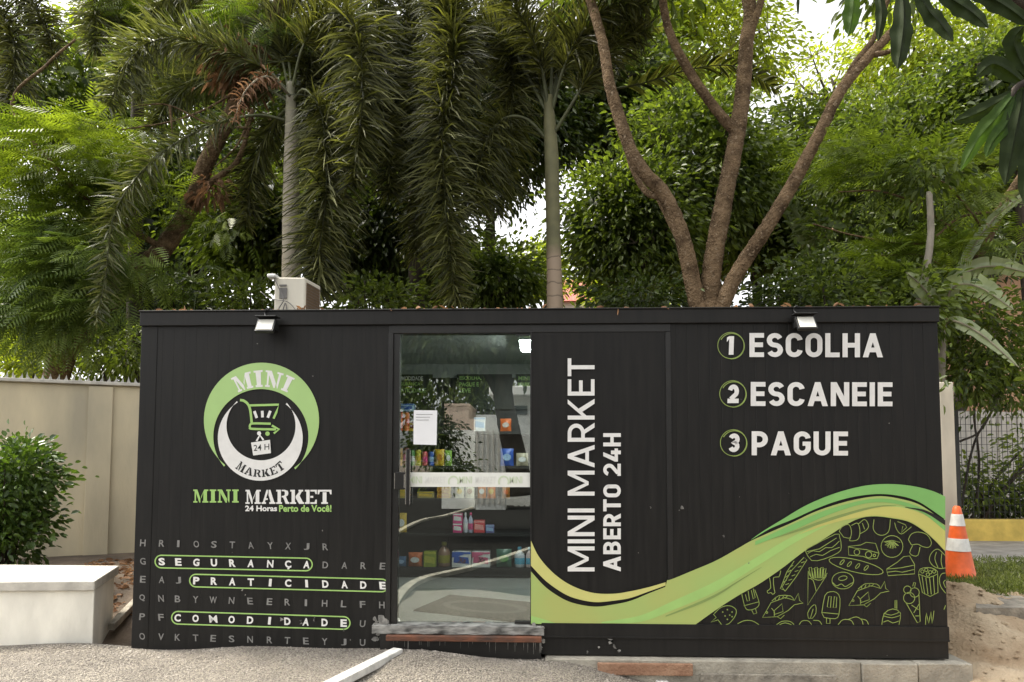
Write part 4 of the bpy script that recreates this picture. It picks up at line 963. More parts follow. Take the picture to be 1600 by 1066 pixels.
grid('sand_heap', [2.2+.045*i for i in range(100)], [-2.2+.045*i for i in range(107)], sand_z, 'sand', kind='structure', origin=(3.5, 0, 0))
cl = MB()
for i in range(1500):
    x = random.uniform(3.05, 5.6); y = random.uniform(-1.2, 2.2); q = random.uniform(.006, .018)*(2.2 if random.random() < .06 else 1); a = random.uniform(0, 6.3); k = len(cl.v); ca, sa = math.cos(a), math.sin(a); z = sand_z(x, y)
    cl.v += [Vector((x+q*(p[0]*ca*1.3-p[1]*sa), y+q*(p[0]*sa*1.3+p[1]*ca), z+q*.6*p[2])) for p in ico_v]
    cl.f += [[k, k+1, k+2], [k, k+2, k+3], [k, k+3, k+4], [k, k+4, k+5], [k, k+5, k+1], [k+1, k+6, k+2], [k+2, k+7, k+3], [k+3, k+8, k+4], [k+4, k+9, k+5], [k+5, k+10, k+1], [k+6, k+7, k+2], [k+7, k+8, k+3], [k+8, k+9, k+4], [k+9, k+10, k+5], [k+10, k+6, k+1]]
cl.build('sand_clods', 'sand', kind='stuff', origin=(3.5, 0, 0))
mat('cone_orange', (.72, .115, .02), .45, .18, 14)
mat('cone_white', (.70, .69, .66), .45, .18, 14)
mat('cone_base', (.05, .05, .05), .7, .3, 14)
cb = P(1499, 905, 2.05); 
cone = thing('traffic_cone', cb, 'orange traffic cone with two white bands beside the right end of the kiosk', 'traffic cone')
hc = 110*(2.05+4.98)/F
b = MB(); b.box((cb.x-.19, cb.y-.17, cb.z-.01), (cb.x+.19, cb.y+.17, cb.z+.022), rz=.35, c=(cb.x, cb.y, 0)); b.build('base', 'cone_base', cone, bevel=.015)
def cr(t): return .150-.118*t
b = MB(); b.lathe((cb.x, cb.y, cb.z+.022), [(.165, 0), (cr(0), .02), (cr(.36), hc*.36), (cr(.52), hc*.52), (cr(.70), hc*.70), (cr(.83), hc*.83), (cr(.97), hc*.95), (cr(1)-.01, hc*.97)], 24); b.build('cone_body', 'cone_orange', cone, smooth=True)
for t0, t1 in ((.36, .53), (.70, .86)):
    b = MB(); b.lathe((cb.x, cb.y, cb.z+.022), [(cr(t0)+.001, hc*t0), (cr(t0)+.003, hc*t0+.002), (cr(t1)+.003, hc*t1-.002), (cr(t1)+.001, hc*t1)], 24); b.build('white_band', 'cone_white', cone)
mat('yellow_paint', (.72, .52, .12), .8, .25, 5, .15, 40)
ya, yb_ = P(1440, 842, 5.0), P(2100, 843, 5.0)
yw = MB(); yw.box((ya.x, 5.0, .0), (yb_.x, 5.22, P(1550, 812, 5.0).z)); yw.build('yellow_wall', 'yellow_paint', bevel=.02, label='low yellow painted wall along the pavement under the mesh fence', cat='wall')
mat('fence_wire', (.035, .037, .033), .5, .3, 10)
fz0, fz1 = P(1550, 812, 5.0).z, P(1550, 632, 5.1).z
fx0 = P(1494, 700, 5.1).x; fx1 = fx0+5.2
fence = thing('mesh_fence', (fx0, 5.1, fz0), 'dark wire mesh fence standing on the yellow wall', 'fence')
for x in (fx0, fx0+2.6, fx1): MB().box((x-.03, 5.07, fz0), (x+.03, 5.13, fz1+.05)).build('fence_post', 'fence_wire', fence)
b = MB(); n = int((fx1-fx0)/.075)
for i in range(n+1): x = fx0+i*.075; b.box((x-.003, 5.097, fz0), (x+.003, 5.103, fz1))
for j in range(int((fz1-fz0)/.10)+1): z = fz0+.004+j*.10; b.box((fx0, 5.090, z-.003), (fx1, 5.096, z+.003))
b.build('wire_mesh', 'fence_wire', fence)
mat('panel_grey', (.66, .62, .56), .8, .25, 2, stretch=(6, 1, .4))
x = P(1470, 690, 8.0).x; zt2 = P(1550, 642, 8.0).z
pf = thing('panel_fence', (x, 8, .2), 'pale upright board fence behind the wire mesh on the right', 'fence')
b = MB(); k = 0
while x < 13:
    w = .19+random.uniform(-.02, .02); b.box((x, 8+(k % 2)*.012, .1), (x+w-.012, 8.03+(k % 2)*.012, zt2+random.uniform(-.03, .03))); x += w; k += 1
b.build('board_panel', 'panel_grey', pf)
b = MB(); b.box((P(1470, 690, 8.0).x, 8.045, zt2-.3), (13, 8.09, zt2-.2)); b.box((P(1470, 690, 8.0).x, 8.045, .5), (13, 8.09, .6)); b.build('rail', 'panel_grey', pf)

# houses glimpsed through the trees
mat('roof_red', (.42, .13, .10), .8, .3, 3, .4, 20, stretch=(6, 1, 1))
mat('house_white', (.66, .64, .60), .85, .15, 3)
mat('house_peach', (.55, .33, .20), .85, .2, 3)
mat('window_dark', (.03, .035, .04), .2, .1, 5)
ha, hb_, hz = P(850, 470, 24), P(944, 470, 24), P(900, 447, 24).z
hs_ = thing('red_roofed_house', ((ha.x+hb_.x)/2, 26, .2), 'small house with a red roof glimpsed between the palm and the brown trunks', 'house')
b = MB(); b.box((ha.x+.2, 24.3, 0), (hb_.x-.2, 29, P(900, 470, 24).z)); hw_ = b.build('wall', 'house_white', hs_)
b = MB(); zr = P(900, 470, 24).z
b.add([(ha.x, 24, zr), (hb_.x, 24, zr), (hb_.x, 29.3, zr), (ha.x, 29.3, zr), (ha.x+.2, 26.6, hz+1.0), (hb_.x-.2, 26.6, hz+1.0)], [(0, 1, 5, 4), (2, 3, 4, 5), (1, 2, 5), (3, 0, 4), (3, 2, 1, 0)]); b.build('roof', 'roof_red', hs_)
MB().box((ha.x+1, 24.28, 1.2), (ha.x+1.9, 24.3, 2.3)).build('window', 'window_dark', hs_)
hp = thing('peach_house', (12, 15, .2), 'peach coloured house wall half hidden by the foliage on the right', 'house')
hx0, hx1 = P(1420, 300, 14).x, 20
b = MB(); b.box((hx0, 14, 0), (hx1, 20, P(1500, 215, 14).z)); b.build('wall', 'house_peach', hp)
b = MB(); b.box((hx0-.3, 13.7, P(1500, 215, 14).z), (hx1, 20.3, P(1500, 215, 14).z+.15)); b.build('roof', 'roof_red', hp)
for u in (1480, 1560): b = MB(); q = P(u, 340, 13.98); b.box((q.x-.5, 13.97, q.z-.7), (q.x+.5, 13.995, q.z+.7)); b.build('window', 'window_dark', hp)

# ------------------------------------------------------------------ vegetation tools
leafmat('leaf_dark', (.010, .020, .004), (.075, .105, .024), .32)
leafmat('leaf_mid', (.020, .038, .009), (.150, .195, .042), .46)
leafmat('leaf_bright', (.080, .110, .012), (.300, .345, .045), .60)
leafmat('leaf_feather_bright', (.045, .075, .010), (.210, .265, .040), .42)
leafmat('leaf_feather', (.045, .080, .014), (.200, .255, .045), .42)
leafmat('leaf_feather_pale', (.055, .095, .026), (.220, .285, .080), .42)
leafmat('leaf_palm', (.011, .015, .005), (.200, .205, .072), .30, rough=.55, spec=.3)
leafmat('leaf_palm_grey', (.040, .050, .018), (.230, .240, .115), .30)
leafmat('leaf_banana', (.11, .15, .06), (.40, .45, .28), .40, rough=.30, tcol=(1.3, 1.35, .8))  # sky reflection painted in: paler than the leaf's own green
leafmat('leaf_hedge', (.022, .050, .010), (.115, .185, .035), .28, rough=.32, spec=.6)
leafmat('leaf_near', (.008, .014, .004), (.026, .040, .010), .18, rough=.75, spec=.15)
leafmat('leaf_near_lit', (.030, .062, .012), (.060, .110, .022), .50, rough=.7, spec=.2)  # same leaf as above, with light painted in as a brighter green
leafmat('leaf_dry', (.13, .065, .035), (.34, .215, .135), .3, tcol=(1.2, 1.05, .8), rough=.8, spec=.1)
leafmat('leaf_grass', (.055, .075, .018), (.20, .24, .07), .3)
def bark_mat(name, c_lo, c_hi, c_spot):
    m = bpy.data.materials.new(name); n, l = nodes_of(m); b = n['Principled BSDF']; b.inputs['Roughness'].default_value = .92; b.inputs['Specular IOR Level'].default_value = .15
    tc = n.new('ShaderNodeTexCoord'); a = n.new('ShaderNodeTexNoise'); a.inputs['Scale'].default_value = 5; a.inputs['Detail'].default_value = 10; a.inputs['Roughness'].default_value = .7; l.new(tc.outputs['Object'], a.inputs['Vector'])
    r = n.new('ShaderNodeValToRGB'); e = r.color_ramp.elements; e[0].position = .36; e[1].position = .64; e[0].color = (*c_lo, 1); e[1].color = (*c_hi, 1); l.new(a.outputs['Fac'], r.inputs['Fac'])
    v = n.new('ShaderNodeTexNoise'); v.inputs['Scale'].default_value = 23; v.inputs['Detail'].default_value = 3; l.new(tc.outputs['Object'], v.inputs['Vector'])
    q = n.new('ShaderNodeValToRGB'); e = q.color_ramp.elements; e[0].position = .60; e[1].position = .68; l.new(v.outputs['Fac'], q.inputs['Fac'])
    x = n.new('ShaderNodeMixRGB'); l.new(q.outputs[0], x.inputs[0]); l.new(r.outputs[0], x.inputs[1]); x.inputs[2].default_value = (*c_spot, 1); l.new(x.outputs[0], b.inputs['Base Color'])
    w = n.new('ShaderNodeTexNoise'); w.inputs['Scale'].default_value = 38; w.inputs['Detail'].default_value = 8; l.new(tc.outputs['Object'], w.inputs['Vector'])
    mu = n.new('ShaderNodeMath'); mu.operation = 'ADD'; l.new(w.outputs['Fac'], mu.inputs[0]); l.new(a.outputs['Fac'], mu.inputs[1])
    bp = n.new('ShaderNodeBump'); bp.inputs['Strength'].default_value = 1; bp.inputs['Distance'].default_value = .05; l.new(mu.outputs[0], bp.inputs['Height']); l.new(bp.outputs[0], b.inputs['Normal'])
    MATS[name] = m
bark_mat('bark_brown', (.070, .045, .025), (.250, .170, .098), (.27, .20, .13))
mat('bark_dark', (.060, .045, .032), .9, .5, 9, .8, 40, stretch=(1, 1, .35))
mat('bark_pale', (.27, .24, .19), .85, .4, 7, .5, 40, stretch=(1, 1, .5))
def ring_bark(name, c1, c2, c3, zlo, zhi, freq):
    """palm stem: pale ringed trunk that turns into a smooth green crownshaft above zhi"""
    m = bpy.data.materials.new(name); n, l = nodes_of(m); b = n['Principled BSDF']; b.inputs['Roughness'].default_value = .7
    g = n.new('ShaderNodeNewGeometry'); sx = n.new('ShaderNodeSeparateXYZ'); l.new(g.outputs['Position'], sx.inputs[0])
    nz = n.new('ShaderNodeTexNoise'); nz.inputs['Scale'].default_value = 6; nz.inputs['Detail'].default_value = 6; l.new(g.outputs['Position'], nz.inputs['Vector'])
    ma = n.new('ShaderNodeMath'); ma.operation = 'MULTIPLY_ADD'; ma.inputs[1].default_value = .10; l.new(nz.outputs['Fac'], ma.inputs[0]); l.new(sx.outputs['Z'], ma.inputs[2])
    fr = n.new('ShaderNodeMath'); fr.operation = 'MULTIPLY'; fr.inputs[1].default_value = freq; l.new(ma.outputs[0], fr.inputs[0])
    f2 = n.new('ShaderNodeMath'); f2.operation = 'FRACT'; l.new(fr.outputs[0], f2.inputs[0])
    r1 = n.new('ShaderNodeValToRGB'); e = r1.color_ramp.elements; e[0].color = (*[c*.35 for c in c1], 1); e[1].color = (*c1, 1); e[0].position = .0; e[1].position = .16
    l.new(f2.outputs[0], r1.inputs['Fac'])
    mr = n.new('ShaderNodeMapRange'); mr.inputs['From Min'].default_value = zlo; mr.inputs['From Max'].default_value = zhi; l.new(ma.outputs[0], mr.inputs['Value'])
    r2 = n.new('ShaderNodeValToRGB'); e = r2.color_ramp.elements; e[0].color = (*c2, 1); e[1].color = (*c3, 1); l.new(nz.outputs['Fac'], r2.inputs['Fac']); e[0].position = .3; e[1].position = .7
    mx = n.new('ShaderNodeMixRGB'); l.new(mr.outputs[0], mx.inputs[0]); l.new(r1.outputs[0], mx.inputs[1]); l.new(r2.outputs[0], mx.inputs[2])
    l.new(mx.outputs[0], b.inputs['Base Color'])
    bp = n.new('ShaderNodeBump'); bp.inputs['Strength'].default_value = .4; bp.inputs['Distance'].default_value = .01; l.new(nz.outputs['Fac'], bp.inputs['Height']); l.new(bp.outputs[0], b.inputs['Normal'])
    MATS[name] = m

def unit(a): return a/np.maximum(np.linalg.norm(a, axis=-1, keepdims=True), 1e-9)
def leaf_arrays(pos, d, L, wr=.42, fold=.10, droop=.18, tone=None):
    N = len(pos); d = unit(d); rnd = unit(RNG.normal(size=(N, 3))*np.array([1, 1, .45])+np.array([0, 0, .8]))
    side = unit(np.cross(d, rnd)); nor = unit(np.cross(side, d)); nor *= np.where(nor[:, 2:3] < 0, -1, 1)
    L = L[:, None]; w = L*wr
    tip = pos+d*L; tip[:, 2] -= (L*droop)[:, 0]
    a = pos+d*L*.30; b = pos+d*L*.66; b[:, 2] -= (L*droop*.35)[:, 0]
    up = nor*L*fold
    V = np.stack([pos, a+side*w*.46+up, b+side*w*.44+up, tip, b-side*w*.44+up, a-side*w*.46+up], 1).reshape(-1, 3)
    k = np.arange(N)[:, None]*6
    Q = np.concatenate([k+np.array([[0, 1, 2, 3]]), k+np.array([[3, 4, 5, 0]])], 1).reshape(-1, 4)
    t = RNG.random(N) if tone is None else tone
    return V, Q, np.repeat(t, 2)
def sample_ell(ells, n, shell=.55):
    vol = np.array([e[1][0]*e[1][1]*e[1][2] for e in ells]); pick = RNG.choice(len(ells), n, p=vol/vol.sum())
    d = unit(RNG.normal(size=(n, 3))); r = np.maximum(RNG.random(n)**(1/3), shell*RNG.random(n)**.25)
    C = np.array([tuple(e[0]) for e in ells])[pick]; S = np.array([e[1] for e in ells])[pick]
    return C+d*S*r[:, None], d
def crown_arrays(ells, ncl, k, leafL, spread=.30, wr=.42, droop=.2, outb=.8, downb=.35, zmin=None):
    c, d = sample_ell(ells, ncl)
    ctone = RNG.random(ncl)*.5
    spr = spread*(.6+.8*RNG.random((ncl, 1, 1)))
    off = RNG.normal(size=(ncl, k, 3))*spr*np.array([1, 1, .6])
    pos = (c[:, None, :]+off).reshape(-1, 3)
    dirs = (unit(off)*.9+d[:, None, :]*outb+RNG.normal(size=(ncl, k, 3))*.35).reshape(-1, 3); dirs[:, 2] -= downb
    L = leafL*(.6+.7*RNG.random(ncl*k))
    tone = np.clip(np.repeat(ctone, k)+RNG.random(ncl*k)*.55, 0, 1)
    if zmin is not None:
        ok = pos[:, 2] > zmin; pos, dirs, L, tone = pos[ok], dirs[ok], L[ok], tone[ok]
    return leaf_arrays(pos, dirs, L, wr, droop=droop, tone=tone), c
def limb(mb, path, r0, r1, seg=9, n=6, jit=.06):
    q = catmull(path, n); mb.tube(q, [r0+(r1-r0)*(i/(len(q)-1))**.8 for i in range(len(q))], seg, jit=jit); return q
def tree(name, label, cat, base, fork, ells, ncl, k, leafL, lm, bark='bark_dark', r0=.16, group=None, nlimb=7, wr=.42, spread=.30, droop=.2, twigs=40, core=0):
    t = thing(name, tuple(base), label, cat, group)
    arr, c = crown_arrays(ells, ncl, k, leafL, spread, wr, droop)
    b = MB(); base = Vector(base); fork = Vector(fork)
    mid = (base+fork)/2+Vector((random.uniform(-.2, .2), random.uniform(-.2, .2), 0))
    limb(b, [base-Vector((0, 0, .3)), mid, fork], r0, r0*.7)
    tips = [Vector(c[i]) for i in np.linspace(0, len(c)-1, nlimb).astype(int)]
    joints = []
    for q in tips:
        m = (fork+q)/2+Vector((random.uniform(-.3, .3), random.uniform(-.3, .3), random.uniform(.0, .4)))
        joints += limb(b, [fork, m, q], r0*.45, r0*.10, 6, 4)
    b.build('trunk', bark, t, smooth=True)
    if twigs:
        b = MB()
        for i in RNG.choice(len(c), min(twigs, len(c)), replace=False):
            q = Vector(c[i]); j = min(joints, key=lambda p: (p-q).length)
            m = (j+q)/2+Vector((0, 0, random.uniform(-.1, .15))); b.tube([j, m, q], [r0*.10, r0*.06, r0*.03], 4)
        b.build('twigs', bark, t)
    if core:                                  # added core of larger leaves to block sky, toned darker as painted inner shade
        pc_, dc_ = sample_ell([(e[0], tuple(q*.80 for q in e[1])) for e in ells], core, .2)
        inner = leaf_arrays(pc_, RNG.normal(size=(core, 3))+np.array([0, 0, -.3]), leafL*2.6*(.7+.6*RNG.random(core)), .55, tone=RNG.random(core)*.5)
        arr = cat_arrays([arr, inner])
    np_mesh('crown', *arr, lm, t)
    return t

def frond_arrays(path, Lmax, ranks=11, step=.031, w=.021, start=.16, plumose=True, grav=.22, lean=.50):
    q = catmull(path, 14); P_ = np.array([tuple(p) for p in q]); seg = np.linalg.norm(np.diff(P_, axis=0), axis=1); s = np.concatenate([[0], np.cumsum(seg)]); T = s[-1]
    n = int(T*(1-start)/step); t = np.linspace(start, 1, n)
    c = np.stack([np.interp(t*T, s, P_[:, i]) for i in range(3)], 1)
    c2 = np.stack([np.interp(np.minimum(t*T+.02, T+.0001), s, P_[:, i]) for i in range(3)], 1); c0 = np.stack([np.interp(t*T-.02, s, P_[:, i]) for i in range(3)], 1)
    tan = unit(c2-c0); upv = np.array([0, 0, 1.]); hor = unit(np.cross(tan, upv)+1e-6*np.array([1, .3, 0])); nor = unit(np.cross(hor, tan))
    prof = np.sin(np.pi*np.clip(.12+.86*(t-start)/(1-start), 0, 1))**.6*.75+.25
    V = []; Q = []; Tn = []; kk = 0
    for r in range(ranks):
        if plumose: a = 2*np.pi*r/ranks+RNG.normal(size=n)*.6
        else: a = np.where(r % 2 == 0, 0.15, np.pi-.15)+RNG.normal(size=n)*.10
        d = unit(tan*lean+(np.cos(a)[:, None]*hor+np.sin(a)[:, None]*nor)*.85+RNG.normal(size=(n, 3))*(.24 if plumose else .07))
        L = ((Lmax*1.28 if plumose else Lmax)*prof*(.55+.65*RNG.random(n)))[:, None]
        p0 = c; g = np.array([0, 0, -1.])
        d1 = d; p1 = p0+d1*L*.38; d2 = unit(d1+g*grav*.7); p2 = p1+d2*L*.34; d3 = unit(d2+g*grav); p3 = p2+d3*L*.30
        sd = unit(np.cross(d1, RNG.normal(size=(n, 3))*.5+nor))
        ww = w*(.75+.5*RNG.random((n, 1)))/2
        vs = np.stack([p0-sd*ww*.5, p0+sd*ww*.5, p1-sd*ww, p1+sd*ww, p2-sd*ww*.8, p2+sd*ww*.8, p3-sd*ww*.08, p3+sd*ww*.08], 1).reshape(-1, 3)
        k = np.arange(n)[:, None]*8+kk
        V.append(vs); Q.append(np.concatenate([k+np.array([[0, 1, 3, 2]]), k+np.array([[2, 3, 5, 4]]), k+np.array([[4, 5, 7, 6]])], 1).reshape(-1, 4))
        Tn.append(np.repeat(np.clip(RNG.beta(1.3, 2.0, n), 0, 1), 3)); kk += len(vs)
    return (np.concatenate(V), np.concatenate(Q), np.concatenate(Tn)), q
mat('palm_stalk', (.10, .11, .05), .6, .4, 8)
mat('palm_stalk_pale', (.24, .21, .14), .7, .4, 8)
def frond(parent, px, Lmax=.5, m='leaf_palm', stalk='palm_stalk', r=.022, **k):
    """px: (u, v, Y) rows along the midrib"""
    path = [P(u, v, y) for u, v, y in px]
    arr, q = frond_arrays(path, Lmax, **k)
    o = np_mesh('frond', *arr, m, parent)
    b = MB(); b.tube(q[::3]+[q[-1]], [r*(1-.85*i/(len(q[::3]))) for i in range(len(q[::3])+1)], 6); b.build('stalk', stalk, o, smooth=True)
    return o
def palm_trunk(t, pts, m, seg=16, jit=.02):
    q = []; rr = []
    for (p, r), (p2, r2) in zip(pts, pts[1:]):
        for i in range(8): q.append(p.lerp(p2, i/8)); rr.append(r+(r2-r)*i/8)
    q.append(pts[-1][0]); rr.append(pts[-1][1])
    MB().tube(q, rr, seg, jit=jit).build('trunk', m, t, smooth=True)

def blade_arrays(path, w, tears=0, fold=.25, n=18, tone=(.2, .8), side=None, prof=None, cut=.6):
    """one big leaf: midrib path, two halves folded up from the midrib, torn at random places"""
    q = catmull(path, max(3, n//(len(path)-1))); P_ = np.array([tuple(p) for p in q]); m = len(P_)
    tan = unit(np.gradient(P_, axis=0)); ref = np.array(side if side is not None else (0, 0, 1.))
    sd = unit(np.cross(tan, ref)); up = unit(np.cross(sd, tan))
    t = np.linspace(0, 1, m); pf = (np.sin(np.pi*np.clip(t*.97+.03, 0, 1))**.65) if prof is None else prof(t)
    V = []; Q = []; T = []; tornL = set(RNG.choice(m-1, min(tears, m-1), replace=False)) if tears else set(); tornR = set(RNG.choice(m-1, min(tears, m-1), replace=False)) if tears else set()
    for sgn, torn in ((1, tornL), (-1, tornR)):
        for i in range(m-1):
            k = len(V); j = i+1
            e0 = P_[i]+sgn*sd[i]*w*pf[i]*(1+.06*math.sin(i*2.1+sgn))+up[i]*w*pf[i]*(fold+.14*math.sin(i*1.3+sgn*2)); e1 = P_[j]+sgn*sd[j]*w*pf[j]*(1+.06*math.sin(j*2.1+sgn))+up[j]*w*pf[j]*(fold+.14*math.sin(j*1.3+sgn*2))
            if i in torn: e1 = e1*(1-cut)+e0*cut; e1 = e1-np.array([0, 0, .05*w])
            m0 = (P_[i]+e0)/2+up[i]*w*pf[i]*fold*.25; m1 = (P_[j]+e1)/2+up[j]*w*pf[j]*fold*.25
            V += [P_[i], P_[j], m1, m0, e1, e0]; Q += [[k, k+1, k+2, k+3], [k+3, k+2, k+4, k+5]]
            tt = tone[0]+(tone[1]-tone[0])*RNG.random(); T += [(tone[0]+tone[1])/2+(tt-(tone[0]+tone[1])/2)*.4]*2
    return (np.array(V), np.array(Q), np.array(T)), q

# prototype of a feathery twice-divided leaf, scattered by the hundred
def feather_proto(L=.36, pairs=8, pl=.12, pw=.020):
    V = []; Q = []
    for i in range(pairs):
        s = .12+.88*i/(pairs-1); x = L*s; ln = pl*(.55+.75*math.sin(math.pi*min(1, .25+.7*s)))*(1-.45*s*s)
        for sg in (1, -1):
            k = len(V); dx, dy = math.cos(R(52)), math.sin(R(52))*sg
            z = -.10*x*x/L
            a = np.array([x, 0, z]); e = a+np.array([dx*ln, dy*ln, -.25*ln]); n_ = np.array([-dy, dx, 0])*pw/2
            mm = (a+e)/2+np.array([0, 0, .04*ln])
            V += [a, mm-n_, e, mm+n_]; Q.append([k, k+1, k+2, k+3])
    return np.array(V), np.array(Q)
def scatter(proto, pos, d, scale, tone):
    V0, Q0 = proto; N = len(pos); d = unit(d); up = unit(RNG.normal(size=(N, 3))*.35+np.array([0, 0, 1.])); s = unit(np.cross(up, d)); u = np.cross(d, s)
    M = np.stack([d, s, u], 2)*scale[:, None, None]
    V = (np.einsum('nij,vj->nvi', M, V0)+pos[:, None, :]).reshape(-1, 3)
    Q = (Q0[None]+(np.arange(N)*len(V0))[:, None, None]).reshape(-1, 4)
    return V, Q, np.clip(np.repeat(tone, len(Q0))+RNG.normal(size=N*len(Q0))*.08, 0, 1)
FP = feather_proto()
def feather_arrays(ells, nspray, k, bias, scale=1.0, spread=.22, layer=.35):
    c, d = sample_ell(ells, nspray, .35); ct = RNG.random(nspray)*.6
    off = RNG.normal(size=(nspray, k, 3))*spread*np.array([1, 1, layer]); pos = (c[:, None]+off).reshape(-1, 3)
    az = np.array(bias); dirs = (off*2.0+RNG.normal(size=(nspray, k, 3))*.45+az+d[:, None]*.5).reshape(-1, 3)
    return scatter(FP, pos, dirs, scale*(.7+.6*RNG.random(nspray*k)), np.repeat(ct, k)+RNG.random(nspray*k)*.35), c

# ------------------------------------------------------------------ the palms
random.seed(21)
za, zb = P(455, 300, 4.2).z, P(455, 180, 4.2).z
ring_bark('palm_bark_grey', (.33, .29, .22), (.24, .22, .16), (.15, .15, .09), za+.6, zb+.3, 6.5)
zc_, zd_ = P(866, 400, 4.6).z, P(866, 378, 4.6).z
ring_bark('palm_bark_green', (.36, .27, .19), (.19, .18, .085), (.125, .12, .06), zc_, zd_, 5.2)
YA = 4.2
pa = thing('foxtail_palm', (P(455, 500, YA).x, YA, .2), 'tall foxtail palm with pale grey trunk behind the air conditioner', 'palm', 'palms behind the kiosk')
palm_trunk(pa, [(Vector((P(455, 500, YA).x, YA, .0)), .15), (P(455, 470, YA), .135), (P(455, 300, YA), .115), (P(455, 190, YA), .085), (P(454, 130, YA), .06)], 'palm_bark_grey')
for px, L, kw in (
    (((455, 150, 4.2), (420, 112, 4.1), (350, 78, 3.9), (260, 60, 3.7), (205, 90, 3.5), (170, 165, 3.4)), .42, dict(m='leaf_palm_grey')),
    (((452, 160, 4.2), (400, 130, 4.5), (330, 118, 4.8), (270, 150, 5.0), (235, 210, 5.0)), .45, dict(m='leaf_palm_grey')),
    (((452, 190, 4.2), (400, 180, 4.0), (320, 200, 3.6), (240, 250, 3.3), (180, 330, 3.2), (165, 430, 3.15), (150, 500, 3.1)), .30, dict(m='leaf_palm_grey', ranks=6)),
    (((455, 145, 4.2), (475, 70, 4.0), (520, 20, 3.8), (558, 50, 3.6), (566, 160, 3.5), (552, 285, 3.45)), .52, {}),
    (((457, 160, 4.2), (476, 140, 4.0), (503, 180, 3.8), (510, 290, 3.7), (500, 390, 3.65), (497, 455, 3.6)), .58, dict(ranks=13)),
    (((453, 150, 4.2), (430, 60, 4.4), (380, 0, 4.6), (300, -20, 4.6), (230, 20, 4.6)), .48, dict(m='leaf_palm_grey')),
    (((455, 140, 4.2), (450, 40, 4.5), (470, -60, 4.9), (530, -100, 5.2)), .5, {}),
    (((455, 165, 4.2), (430, 190, 4.5), (395, 260, 4.7), (385, 350, 4.7)), .42, {}),
    (((456, 155, 4.3), (490, 110, 4.8), (560, 100, 5.2), (620, 160, 5.4), (640, 250, 5.4)), .5, {}),
    (((453, 150, 4.1), (420, 120, 3.7), (385, 140, 3.4), (365, 190, 3.3)), .17, dict(m='leaf_dry', ranks=3, stalk='palm_stalk_pale', grav=.9, lean=.1))):
    frond(pa, px, L, **kw)
YD = 3.7
pd = thing('foxtail_palm', (P(660, 500, 5.6).x, 5.6, .2), 'foxtail palm whose long plumes hang down between the two visible palm trunks', 'palm', 'palms behind the kiosk')
palm_trunk(pd, [(Vector((P(655, 500, 5.6).x, 5.6, .0)), .15), (P(650, 200, 5.6), .12), (P(640, -60, 5.6), .09)], 'bark_dark')
for px, L, kw in (
    (((640, -60, 5.6), (690, -20, 4.8), (710, 70, 4.2), (692, 180, 3.9), (696, 320, 3.75), (712, 470, 3.7)), .55, dict(ranks=13)),
    (((640, -60, 5.6), (660, -30, 5.0), (690, 10, 4.4), (712, 80, 4.0), (705, 170, 3.8)), .50, {}),
    (((640, -60, 5.6), (600, -40, 5.0), (590, 60, 4.6), (600, 180, 4.4), (610, 300, 4.3)), .55, {}),
    (((640, -60, 5.6), (580, -60, 5.2), (510, 0, 4.8), (480, 110, 4.6), (478, 230, 4.5)), .50, {}),
    (((640, -60, 5.6), (700, -60, 5.6), (770, -10, 5.2), (800, 110, 4.9), (790, 260, 4.8), (775, 330, 4.8)), .55, {}),
    (((640, -60, 5.6), (640, 30, 5.1), (650, 150, 4.8), (655, 290, 4.7), (650, 400, 4.7)), .55, {})):
    frond(pd, px, L, **kw)
YB = 4.6
pb_ = thing('foxtail_palm', (P(866, 500, YB).x, YB, .2), 'foxtail palm with green shaft and ringed trunk standing behind the glass door end', 'palm', 'palms behind the kiosk')
palm_trunk(pb_, [(Vector((P(867, 500, YB).x, YB, .0)), .125), (P(867, 470, YB), .118), (P(865, 390, YB), .105), (P(862, 250, YB), .105), (P(859, 195, YB), .092), (P(857, 150, YB), .06)], 'palm_bark_green')
for px, L, kw in (
    (((857, 175, 4.6), (845, 100, 4.4), (822, 40, 4.1), (790, -20, 3.8)), .42, dict(start=.3)),
    (((860, 160, 4.6), (863, 90, 4.7), (868, 20, 4.8), (885, -60, 4.8)), .45, dict(start=.35)),
    (((861, 180, 4.6), (880, 110, 4.4), (910, 50, 4.1), (960, 5, 3.9), (1010, 10, 3.8)), .50, dict(start=.3)),
    (((862, 215, 4.6), (895, 160, 4.4), (930, 105, 4.3), (970, 60, 4.2), (1010, 50, 4.1)), .45, dict(start=.35)),
    (((856, 180, 4.6), (830, 130, 4.7), (795, 70, 4.7), (740, 40, 4.6), (695, 80, 4.5), (680, 170, 4.4)), .50, dict(start=.3)),
    (((856, 220, 4.6), (820, 185, 4.5), (780, 190, 4.3), (750, 250, 4.1), (740, 330, 4.0)), .50, dict(start=.3)),
    (((858, 180, 4.6), (835, 110, 5.0), (800, 60, 5.3), (760, 60, 5.5), (735, 130, 5.6)), .50, {}),
    (((860, 160, 4.6), (890, 60, 5.1), (950, 10, 5.4), (1010, 40, 5.6)), .45, {})):
    frond(pb_, px, L, stalk='palm_stalk', r=.03, **kw)
pc = thing('feather_palm', (P(1092, 500, 5.4).x, 5.4, .2), 'slender palm behind the brown tree with one flat frond reaching right', 'palm', 'palms behind the kiosk')
palm_trunk(pc, [(Vector((P(1092, 500, 5.4).x, 5.4, .0)), .10), (P(1086, 470, 5.4), .10), (P(1063, 370, 5.4), .09), (P(1030, 302, 5.4), .085), (P(985, 232, 5.4), .08), (P(957, 140, 5.4), .07)], 'bark_brown')
